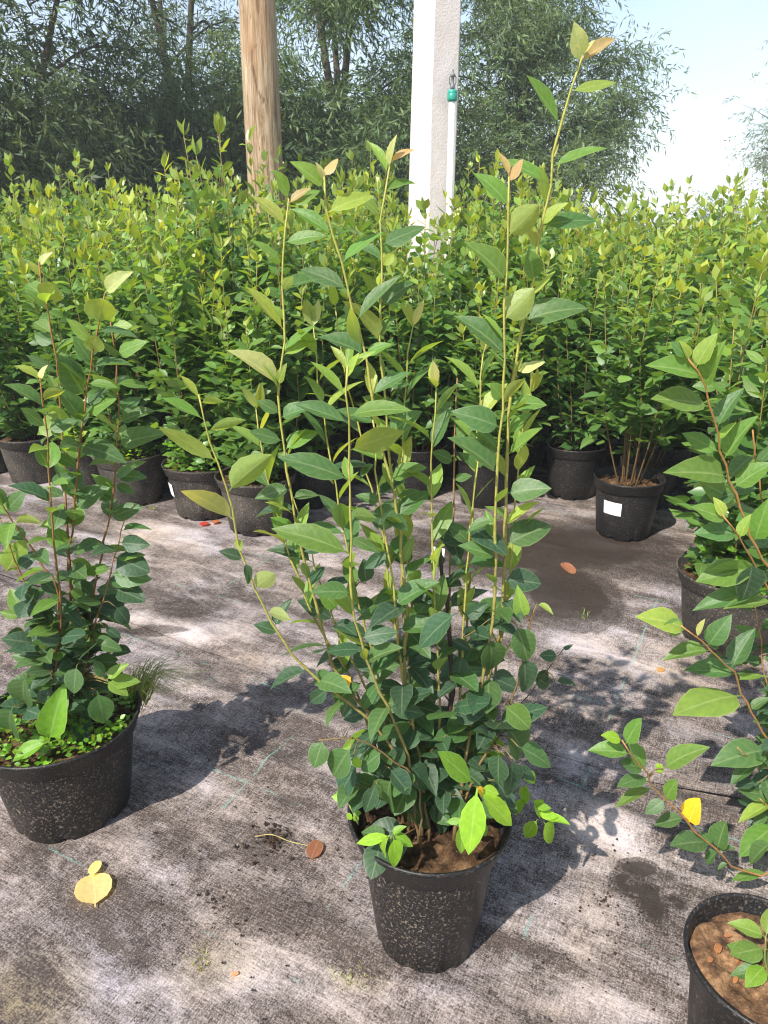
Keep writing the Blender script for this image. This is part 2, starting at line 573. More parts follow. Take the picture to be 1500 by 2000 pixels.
def fabric_sheet(name, u0, u1, v0, v1, step, z0, lip, label):
    nu, nv = int((u1 - u0) / step) + 1, int((v1 - v0) / step) + 1
    U, V = np.meshgrid(np.linspace(u0, u1, nu), np.linspace(v0, v1, nv))
    X = U * UX[0] + V * VX[0]
    Y = U * UX[1] + V * VX[1]
    Z = np.full_like(U, z0)
    rs = np.random.default_rng(5)
    for k in range(9):                                   # soft undulation, long wrinkles lying along the rows
        fu, fv, ph = rs.uniform(0.8, 3.5), rs.uniform(4, 22), rs.uniform(0, 6.28)
        Z += 0.0016 * np.sin(fu * U + fv * V + ph + 1.5 * np.sin(1.3 * U + ph)) * (0.6 + 0.4 * np.sin(0.9 * U + ph))
    Z += 0.0065
    dv = V - SEAM_V
    for off, wd, amp, fu, ph in ((-.05, .022, .016, 2.3, .4), (-.15, .030, .012, 1.7, 1.9), (.16, .035, .013, 2.9, 3.0), (-.30, .025, .009, 2.2, 4.4), (.33, .04, .006, 1.5, 5.5), (-.62, .03, .005, 1.9, 2.2)):
        cc = off + 0.030 * np.sin(1.9 * U + ph) + 0.012 * np.sin(5.3 * U + 2 * ph)
        Z += amp * np.exp(-((dv - cc) / wd) ** 2) * np.clip(0.55 + 0.8 * np.sin(fu * U + ph), 0, 1.3)
    if lip:                                              # the lifted, rippled edge of the sheet that laps over the other
        q = np.maximum(V - v0, 0)
        Z += np.exp(-(q / .11) ** 2) * np.clip(0.002 + 0.007 * np.sin(3.1 * U + 0.7) + 0.003 * np.sin(9.0 * U), 0, 1)
        edge = V - v0 < 0.004
        Y2 = (0.022 * np.sin(2.3 * U + 1) + 0.010 * np.sin(6.1 * U) + .004 * np.sin(17 * U)) * np.clip(1 - (V - v0) / .25, 0, 1)
        X += Y2 * VX[0]; Y += Y2 * VX[1]
    if lip:
        Z -= (z0 - 0.0012) * np.exp(-((V - v0) / .03) ** 2)
    C = np.zeros((U.size, 3))
    C[:, 0] = 0.25
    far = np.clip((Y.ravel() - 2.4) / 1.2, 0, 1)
    C[:, 1] = far * 0.55  # dark soil plus the block's shade, both put into the cloth colour
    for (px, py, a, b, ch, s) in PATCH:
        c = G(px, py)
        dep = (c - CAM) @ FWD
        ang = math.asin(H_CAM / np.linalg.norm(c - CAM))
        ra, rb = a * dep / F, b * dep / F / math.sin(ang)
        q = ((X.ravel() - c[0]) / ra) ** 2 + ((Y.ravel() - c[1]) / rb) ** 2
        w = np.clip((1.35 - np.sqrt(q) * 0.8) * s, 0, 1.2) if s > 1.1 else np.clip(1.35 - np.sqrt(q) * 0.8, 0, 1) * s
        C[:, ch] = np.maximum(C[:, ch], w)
    idx = np.arange(nu * nv).reshape(nv, nu)
    polys = np.stack([idx[:-1, :-1], idx[:-1, 1:], idx[1:, 1:], idx[1:, :-1]], -1).reshape(-1, 4)
    loc = np.stack([U.ravel() + 0 * X.ravel(), V.ravel(), Z.ravel()], 1)
    if lip:
        loc[:, 1] += ((0.022 * np.sin(2.3 * U + 1) + 0.010 * np.sin(6.1 * U) + .004 * np.sin(17 * U)) * np.clip(1 - (V - v0) / .25, 0, 1)).ravel()
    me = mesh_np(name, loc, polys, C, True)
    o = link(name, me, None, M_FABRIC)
    o.rotation_euler = (0, 0, TH)
    return tag(o, label, 'ground fabric', None, 'structure')


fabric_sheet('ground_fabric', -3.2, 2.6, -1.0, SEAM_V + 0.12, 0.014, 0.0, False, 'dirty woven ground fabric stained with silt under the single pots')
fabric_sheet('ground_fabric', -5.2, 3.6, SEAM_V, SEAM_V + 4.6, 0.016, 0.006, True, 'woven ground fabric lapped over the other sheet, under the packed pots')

# ------------------------------------------------------------------ pots
RR, RB, HP = 0.120, 0.088, 0.245
SOIL_Z = 0.205


def pot_meshes(rr, rt, rb, hp, col):
    """rim radius, body radius under the collar, foot radius, height, collar height"""
    rin = lambda z: rb + (rt - rb) * z / (hp - col)
    V, Fc = lathe_geo([(0.001, 0.007), (rb - 0.010, 0.006), (rb - 0.004, 0.0), (rb, 0.004), (rin((hp - col) * .5), (hp - col) * .5), (rt, hp - col),
                       (rt + .0005, hp - col + .003), (rt - .004, hp - col - .003), (rb - 0.004, 0.03)], 64)
    V2 = []
    for (x, y, z) in V:                                    # small arched feet round the bottom edge
        th = math.atan2(y, x)
        if z < 0.006 and math.hypot(x, y) > rb - 0.012:
            z += 0.011 * max(0.0, math.cos(th * 8 + 0.6) - 0.5) / 0.5
        k = 1 + 0.006 * math.sin(2 * th + 1.0) + 0.004 * math.sin(3 * th)     # never quite round
        V2.append((x * k, y * k, z))
    body = mesh_py('pot', V2, Fc)
    rim = [(rt - .003, hp - col - .004), (rt + .004, hp - col - .002), (rt + .0065, hp - col + .001), (rr - .0012, hp - .008), (rr + .0010, hp - .005), (rr + .0010, hp - .001), (rr - .0006, hp + .001),
           (rr - .0035, hp + .0005), (rr - .0045, hp - .004), (rt + .0025, hp - col + .001), (rt - .004, hp - col - .006), (rin(hp - .095) - .005, hp - .095)]
    V, Fc = lathe_geo(rim, 64)
    V = [(x * (1 + 0.006 * math.sin(2 * math.atan2(y, x) + 1.0)), y * (1 + 0.006 * math.sin(2 * math.atan2(y, x) + 1.0)), z + .0015 * math.sin(3 * math.atan2(y, x))) for x, y, z in V]
    return body, mesh_py('rim', V, Fc)


POTS = {}
for key, dims in {'tall': (0.120, 0.1015, 0.078, 0.245, 0.042), 'wide': (0.146, 0.130, 0.106, 0.205, 0.036), 'mid': (0.123, 0.112, 0.094, 0.215, 0.036), 'low': (0.100, 0.088, 0.074, 0.170, 0.030)}.items():
    for cl in (False, True, 'speck'):
        b_, r_ = pot_meshes(*dims)
        b_.materials.append(M_POT_SPECK if cl == 'speck' else M_POT_DARK if cl else M_POT)
        r_.materials.append(M_POT_DARK if cl else M_POT)
        POTS[(key, cl)] = (b_, r_, dims)


def soil_mesh(seed, rad=0.1105, amp=0.007, rings=14, seg=44, z0=0.205):
    rs = random.Random(seed)
    V, Fc = [(0, 0, z0)], []
    for i in range(1, rings + 1):
        r = rad * i / rings
        for k in range(seg):
            th = 2 * math.pi * k / seg
            x, y = r * math.cos(th), r * math.sin(th)
            z = z0 + amp * (mnoise.noise(Vector((x * 38 + seed, y * 38, 0))) + 0.6 * mnoise.noise(Vector((x * 110, y * 110 + seed, 2)))) + rs.uniform(-.0012, .0012)
            V.append((x, y, z - (0.004 if i == rings else 0)))
    for k in range(seg):
        Fc.append((0, 1 + k, 1 + (k + 1) % seg))
    for i in range(rings - 1):
        for k in range(seg):
            a, b = 1 + i * seg + k, 1 + i * seg + (k + 1) % seg
            Fc.append((a, a + seg, b + seg, b))
    return mesh_py('soil', V, Fc)


SOILS = {}
for key, zz, rad in (('tall', .209, .1045), ('wide', .180, .1325), ('mid', .187, .1135), ('low', .149, .0905)):
    SOILS[key] = soil_mesh(len(SOILS), rad, .010, 18, 56, zz)
    SOILS[key].materials.append(M_SOIL_LIT if key == 'low' else M_SOIL)
SOIL_OF = {'tall': .209, 'wide': .180, 'mid': .187, 'low': .149}


def add_pot(root, darker=False, form='tall'):
    b_, r_, dims = POTS[(form, darker)]
    p = link('pot', b_, root)
    link('rim', r_, p)
    link('soil', SOILS[form], root)
    p.rotation_euler = (0, 0, random.uniform(0, 6.28))
    return p


# ------------------------------------------------------------------ leaves
def leaf_mesh(name, wr, a, b, bend, fold, curl, wav, bite=False):
    """blade along +Y (length 1, petiole 0..0.1), upper face +Z"""
    st = [0.0, 0.12, 0.30, 0.52, 0.74, 0.90, 1.0]
    cross = (-1, -0.5, 0, 0.5, 1)
    tm = a / (a + b)
    mx = tm ** a * (1 - tm) ** b
    V, UV, Fc = [], [], []
    PL = 0.10
    zf = lambda y: -bend * y * y
    V += [(-0.012, 0, 0), (0.012, 0, 0)]
    UV += [(0.49, 0), (0.51, 0)]
    for i, t in enumerate(st):
        w = wr / 2 * (max(t, 0.004) ** a * max(1 - t, 0.003) ** b) / mx
        if i == 0: w = 0.016
        y = PL + (1 - PL) * t
        for s in cross:
            ab = abs(s)
            x = s * w * math.cos(fold * ab)
            z = ab * w * math.sin(fold) - curl * w * ab ** 3 + wav * w * math.sin(7 * t + 1.2 + (2.1 if s > 0 else 0)) * ab
            V.append((x, y - 0.05 * bend * y, z + zf(y)))
            UV.append(((s + 1) / 2, t))
    n = len(cross)
    Fc.append((0, 1, 2 + n - 1, 2))
    for i in range(len(st) - 1):
        for k in range(n - 1):
            if bite and i == 2 and k == 0: continue
            q = 2 + i * n + k
            Fc.append((q, q + 1, q + n + 1, q + n))
    return mesh_py(name, V, Fc, True, None, UV)


_rs = random.Random(3)
LEAF = {'lance': [], 'ovate': [], 'round': []}
for k in range(7):
    LEAF['lance'].append(leaf_mesh('leaf_lance', 0.40, 0.85, 1.05, _rs.uniform(-.08, .38), _rs.uniform(.25, .75), _rs.uniform(0, .2), _rs.uniform(.0, .12)))
    LEAF['ovate'].append(leaf_mesh('leaf_ovate', 0.60, 0.64, 0.98, _rs.uniform(-.05, .38), _rs.uniform(.2, .7), _rs.uniform(0, .25), _rs.uniform(.02, .14)))
    LEAF['round'].append(leaf_mesh('leaf_round', 0.76, 0.56, 0.82, _rs.uniform(0, .34), _rs.uniform(.15, .6), _rs.uniform(0, .25), _rs.uniform(.02, .12)))
LEAF_BITE = leaf_mesh('leaf_bitten', 0.84, 0.55, 0.62, .08, .15, .1, .05, True)
WR = {'lance': 0.40, 'ovate': 0.60, 'round': 0.74}
for lst in LEAF.values():
    for me in lst: me.materials.append(M_LEAF)
LEAF_BITE.materials.append(M_LEAF)

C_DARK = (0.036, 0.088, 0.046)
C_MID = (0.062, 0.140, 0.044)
C_GREEN = (0.098, 0.205, 0.037)
C_LIGHT = (0.155, 0.270, 0.046)
C_YG = (0.22, 0.31, 0.055)
C_PALE = (0.36, 0.40, 0.17)
C_PINK = (0.38, 0.29, 0.14)
C_WEED = (0.135, 0.300, 0.024)
C_LIME = (0.21, 0.40, 0.03)
C_YEL = (0.72, 0.42, 0.025)
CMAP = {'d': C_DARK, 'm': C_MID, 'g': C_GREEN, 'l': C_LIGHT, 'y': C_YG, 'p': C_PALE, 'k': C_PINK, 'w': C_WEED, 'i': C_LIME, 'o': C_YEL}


def jit(c, a=0.14):
    s = 1 + random.uniform(-a, a)
    return tuple(max(0.005, x * s * (1 + random.uniform(-a / 2, a / 2))) for x in c)


def frame(D, N):
    D = np.asarray(D, float); D = D / np.linalg.norm(D)
    N = np.asarray(N, float); N = N - D * (N @ D)
    nn = np.linalg.norm(N)
    if nn < 1e-5:
        N = np.cross(D, (0.3, 0.8, 0.5)); nn = np.linalg.norm(N)
    N /= nn
    return np.cross(D, N), D, N


def put_leaf(parent, origin, base, D, N, length, kind, color, wscale=1.0, mesh=None, name='leaf'):
    X, Y, Z = frame(D, N)
    o = bpy.data.objects.new(name, mesh or random.choice(LEAF[kind]))
    COL.objects.link(o)
    o.parent = parent
    b = np.asarray(base) - origin
    M = Matrix(((X[0] * length * wscale, Y[0] * length, Z[0] * length, b[0]),
                (X[1] * length * wscale, Y[1] * length, Z[1] * length, b[1]),
                (X[2] * length * wscale, Y[2] * length, Z[2] * length, b[2]), (0, 0, 0, 1)))
    o.matrix_basis = M
    o.color = (*color, 1)
    return o


def stem_obj(root, origin, path, r0, r1, ctop, cbot, name='stem', sides=6, parent=None):
    path = np.asarray(path)
    n = len(path)
    t = np.linspace(0, 1, n)
    rad = 0.86 * (r0 + (r1 - r0) * t ** 0.8)
    rad = rad * (1 + 0.16 * np.sin(np.arange(n) * 2.1))
    V, Fc = tube_geo(path - origin, rad, sides)
    w = np.repeat(np.clip((t - 0.12) / 0.55, 0, 1), sides)[:, None]
    cols = np.array(cbot) * (1 - w) + np.array(ctop) * w
    me = mesh_py(name, V, Fc, True, cols)
    return link(name, me, parent or root, M_STEM)


class Shrub:
    """one potted shrub built stem by stem; every leaf is an object under its stem"""

    def __init__(self, label, cat, loc, darker=False, form='tall', group=None, ctop=(0.40, 0.38, 0.085), cbot=(0.19, 0.125, 0.055)):
        self.origin = np.array(loc, float)
        self.root = empty('potted_shrub', loc)
        tag(self.root, label, cat, group)
        self.pot = add_pot(self.root, darker, form)
        self.soil_z = SOIL_OF[form]
        self.stems = []
        self.drawn = set()
        self.ctop, self.cbot = ctop, cbot

    def stem(self, pix, d_top, d_bot, base=None, r0=0.0034, r1=0.0012, n=26, ctop=None, cbot=None):
        """pix: tip first, going down; then down into the soil at base (x, y offsets from the pot's centre)"""
        k = len(pix)
        pts = [P(px, py, d_top + (d_bot - d_top) * i / max(k - 1, 1)) for i, (px, py) in enumerate(pix)]
        if base is not None:
            pts.append(self.origin + np.array((base[0], base[1], self.soil_z - 0.012)))
        path = catmull(pts[::-1], n)
        # faint zigzag between the nodes
        path[1:-1] += RNG.normal(0, 0.0012, (n - 2, 3))
        o = stem_obj(self.root, self.origin, path, r0, r1, ctop or self.ctop, cbot or self.cbot)
        fine = catmull(path, 160)
        px = np.array([proj(q) for q in fine])
        self.stems.append((o, fine, px))
        return len(self.stems) - 1

    def near(self, px, py, stem=None):
        best = None
        for i, (o, fine, pp) in enumerate(self.stems):
            if stem is not None and i != stem: continue
            dd = np.hypot(pp[:, 0] - px, pp[:, 1] - py)
            j = int(dd.argmin())
            if best is None or dd[j] < best[0]:
                best = (dd[j], i, j)
        return best

    def leaf(self, bx, by, tx, ty, w, col='g', stem=None, dd=None, dz=0.0, under=False, kind=None, mesh=None, flip=1):
        dist, i, j = self.near(bx, by, stem)
        o, fine, pp = self.stems[i]
        sp = fine[j]
        if dist < 13:
            base = sp
            d0 = base[1]
        else:
            d0 = sp[1] + dz
            base = P(bx, by, d0)
            seg = base - sp
            mid = sp + seg * 0.5 + np.array((0, 0, 0.006))
            stem_obj(None, self.origin, catmull([sp, mid, base], 6), 0.0014, 0.0009, (0.22, 0.17, 0.06), (0.13, 0.075, 0.035), 'twig', 5, o)
        L = math.hypot(tx - bx, ty - by) * (d0 / F) * 1.05
        if dd is None:
            dd = random.uniform(-0.45, 0.3) * L
        tip = P(tx, ty, d0 + dd)
        D = tip - base
        L = np.linalg.norm(D)
        if kind is None:
            kind = 'lance' if w < 0.36 else ('ovate' if w < 0.62 else 'round')
            if w < 0.30 and by > 1050: kind = 'ovate'
        wr = WR[kind]
        roll = math.acos(min(1, w / wr)) if w < wr else 0.0
        ws = max(1.0, w / wr)
        mid = (base + tip) / 2
        X, Y, Z = frame(D, CAM - mid)
        cands = []
        for s in (1, -1):
            cands.append(math.cos(roll) * Z + s * math.sin(roll) * X)
        cands.sort(key=lambda q: -q[2])
        N = cands[0]
        if under: N = -cands[1]
        lf = put_leaf(o, self.origin, base, D, N, L * 1.04, kind, jit(CMAP[col]), ws, mesh)
        self.drawn.add(lf.name)
        return lf

    def settle(self, most=300):
        """the largest leaves stay single; the small inner rest is joined into one part"""
        lv = [o for st in self.stems for o in st[0].children if o.name.split('.')[0] == 'leaf']
        lv.sort(key=lambda o: -(o.matrix_basis.to_scale()[1] + (1.0 if o.name in self.drawn else 0.0)))
        rest = lv[most:]
        if not rest: return
        V, Fc, C, U = [], [], [], []
        for o in rest:
            me, k = o.data, len(V)
            uv = [None] * len(me.vertices)
            for lp, q in zip(me.loops, me.uv_layers[0].data): uv[lp.vertex_index] = tuple(q.uv)
            V += [tuple(o.matrix_basis @ v.co) for v in me.vertices]
            U += uv
            C += [tuple(o.color)[:3]] * len(me.vertices)
            Fc += [tuple(i + k for i in p.vertices) for p in me.polygons]
        for o in rest: bpy.data.objects.remove(o)
        f = link('foliage', mesh_py('foliage', V, Fc, True, np.array(C), U), self.root, M_LEAF_JOIN)
        tag(f, kind='stuff')

    def fill(self, i, t0, t1, step, kind, lsize, cols, spread=1.0, ang=(50, 95), up=0.35, twig=0.0, skip=0.0):
        """leaves along part of a stem, alternate, some on short side twigs"""
        o, fine, pp = self.stems[i]
        L = np.linalg.norm(np.diff(fine, axis=0), axis=1).sum()
        n = max(1, int((t1 - t0) * L / step))
        az = random.uniform(0, 6.28)
        for k in range(n):
            t = t0 + (t1 - t0) * (k + random.uniform(0, .8)) / n
            j = min(int(t * 159), 157)
            T = fine[j + 1] - fine[j]; T /= np.linalg.norm(T)
            az += math.pi + random.uniform(-0.9, 0.9)
            if random.random() < skip: continue
            A = np.cross(T, (0.2, 0.9, 0.1)); A /= np.linalg.norm(A)
            B = np.cross(T, A)
            Rd = math.cos(az) * A + math.sin(az) * B
            if twig and random.random() < 0.75:
                tl = twig * random.uniform(0.4, 1.2)
                th = R(random.uniform(45, 80))
                D = T * math.cos(th) + Rd * math.sin(th)
                end = fine[j] + D * tl + np.array((0, 0, 0.12 * tl))
                tp = catmull([fine[j], fine[j] + D * tl * 0.5 + np.array((0, 0, -0.02 * tl)), end], 7)
                stem_obj(None, self.origin, tp, 0.0014, 0.0008, (0.20, 0.14, 0.05), (0.10, 0.06, 0.03), 'twig', 5, o)
                m = max(2, int(tl / 0.014))
                s2 = random.choice((-1, 1))
                S = np.cross(D, (0, 0, 1.0)); S /= np.linalg.norm(S) + 1e-9
                for q in range(m):
                    b = tp[min(6, 1 + int(5.99 * (q + 1) / m))]
                    s2 = -s2
                    LD = D * 0.7 + S * s2 * random.uniform(0.5, 1.1) + np.array((0, 0, random.uniform(-.45, .25)))
                    NN = np.array((-0.25, -0.35, 1.0)) + RNG.normal(0, 0.35, 3)
                    put_leaf(o, self.origin, b, LD, NN, lsize * random.uniform(.7, 1.1), kind, jit(CMAP[random.choice(cols)]))
            else:
                th = R(random.uniform(*ang))
                LD = T * math.cos(th) + Rd * math.sin(th)
                NN = T * 0.9 + np.array((-.2, -.3, 1.0)) * up + RNG.normal(0, 0.18, 3)
                put_leaf(o, self.origin, fine[j], LD, NN, lsize * random.uniform(.75, 1.15), kind, jit(CMAP[random.choice(cols)]))


# ================================================================== the tall shrub in the open
c0 = G(832, 1822)
cen = Shrub('tall shrub with yellow-green shoots in a speckled black pot standing alone on the fabric', 'shrub', (c0[0], c0[1], 0.004), 'speck')
DC = float(c0[1])
S1 = cen.stem([(1138, 108), (1112, 182), (1086, 258), (1080, 330), (1058, 425), (1030, 600), (1008, 700), (995, 800), (988, 900), (987, 1000), (985, 1120), (975, 1240), (940, 1400)], DC - .02, DC + .02, (.045, .01), 0.0042, 0.0013, 34)
S2 = cen.stem([(994, 345), (992, 450), (988, 560), (984, 640), (985, 720), (982, 800), (972, 900), (968, 1020), (966, 1140), (955, 1260), (920, 1420)], DC - .05, DC + .0, (.035, -.02), 0.0036, 0.0012, 30)
S3 = cen.stem([(633, 345), (637, 400), (650, 460), (668, 520), (688, 600), (706, 670), (722, 760), (742, 860), (768, 960), (784, 1070), (794, 1190), (790, 1330), (815, 1460)], DC - .04, DC - .0, (-.01, -.01), 0.0040, 0.0013, 34)
S4 = cen.stem([(762, 318), (750, 365), (743, 430), (745, 500), (744, 600), (742, 680), (750, 760), (757, 860), (768, 960), (780, 1080), (790, 1220), (812, 1400)], DC + .05, DC + .03, (-.005, .03), 0.0034, 0.0012, 30)
S5 = cen.stem([(564, 388), (557, 450), (553, 540), (556, 620), (550, 700), (546, 780), (553, 870), (568, 970), (590, 1080), (622, 1200), (662, 1320), (770, 1470)], DC + .02, DC + .01, (-.035, .01), 0.0036, 0.0012, 30)
S6 = cen.stem([(388, 770), (405, 840), (428, 915), (450, 985), (462, 1045), (486, 1120), (518, 1190), (560, 1260), (630, 1335), (735, 1420), (790, 1520)], DC - .08, DC - .03, (-.03, -.02), 0.0032, 0.0011, 28)
S7 = cen.stem([(679, 715), (680, 790), (684, 860), (686, 950), (684, 1040), (688, 1160), (706, 1255), (738, 1345), (795, 1470)], DC - .09, DC - .04, (-.015, -.03), 0.0032, 0.0012, 26)
S8 = cen.stem([(728, 820), (734, 900), (742, 980), (756, 1070), (774, 1180), (784, 1300), (812, 1450)], DC - .03, DC - .01, (0.0, -.02), 0.0030, 0.0012, 22)
S9 = cen.stem([(893, 738), (891, 800), (888, 870), (885, 950), (880, 1050), (876, 1180), (880, 1300), (875, 1450)], DC + .10, DC + .05, (.01, .03), 0.0032, 0.0010, 24, (0.30, 0.19, 0.07))
S10 = cen.stem([(934, 900), (926, 980), (914, 1090), (906, 1200), (900, 1330), (885, 1470)], DC + .02, DC + .01, (.02, 0), 0.0028, 0.0010, 20)
S11 = cen.stem([(562, 930), (582, 1000), (606, 1070), (640, 1180), (690, 1300), (770, 1450)], DC + .06, DC + .03, (-.03, .03), 0.0030, 0.0010, 22)
S12 = cen.stem([(858, 1060), (866, 1130), (876, 1220), (882, 1330), (878, 1450), (862, 1540)], DC + .03, DC - .0, (.008, -.005), 0.0052, 0.0030, 20, (0.05, 0.032, 0.022), (0.04, 0.026, 0.02))
S13 = cen.stem([(1100, 1268), (1060, 1320), (1000, 1400), (930, 1490)], DC + .16, DC + .06, (.03, .02), 0.0022, 0.0009, 16, (0.12, 0.08, 0.04))
S14 = cen.stem([(1048, 1180), (1030, 1240), (1010, 1330), (985, 1420), (930, 1510)], DC - .01, DC - .01, (.035, -.015), 0.0028, 0.0010, 18, (0.2, 0.13, 0.05))
S15 = cen.stem([(622, 1446), (690, 1440), (760, 1480), (820, 1540)], DC - .08, DC - .05, (-.015, -.04), 0.0024, 0.0010, 14, (0.2, 0.13, 0.05))

NEW = []
for pix, dt, db, bs in (
        ([(612, 640), (618, 720), (630, 820), (650, 930), (672, 1040), (700, 1180), (740, 1320)], .04, .02, (-.02, .02)),
        ([(655, 600), (668, 690), (690, 800), (715, 910), (745, 1040), (765, 1180), (790, 1340)], .07, .03, (-.01, .025)),
        ([(806, 640), (796, 740), (788, 850), (788, 960), (795, 1080), (805, 1220), (830, 1380)], .06, .03, (.0, .03)),
        ([(852, 760), (846, 850), (842, 960), (845, 1080), (850, 1220), (858, 1380)], -.02, .0, (.01, .0)),
        ([(944, 690), (938, 800), (930, 900), (922, 1020), (915, 1160), (900, 1330)], .07, .04, (.02, .02)),
        ([(1034, 770), (1020, 860), (1008, 960), (1000, 1080), (985, 1220), (950, 1380)], .04, .03, (.04, .02)),
        ([(500, 800), (515, 900), (540, 1000), (570, 1100), (620, 1220), (690, 1340)], .05, .03, (-.04, .02))):
    NEW.append(cen.stem(pix, DC + dt, DC + db, bs, 0.0030, 0.0010, 24))

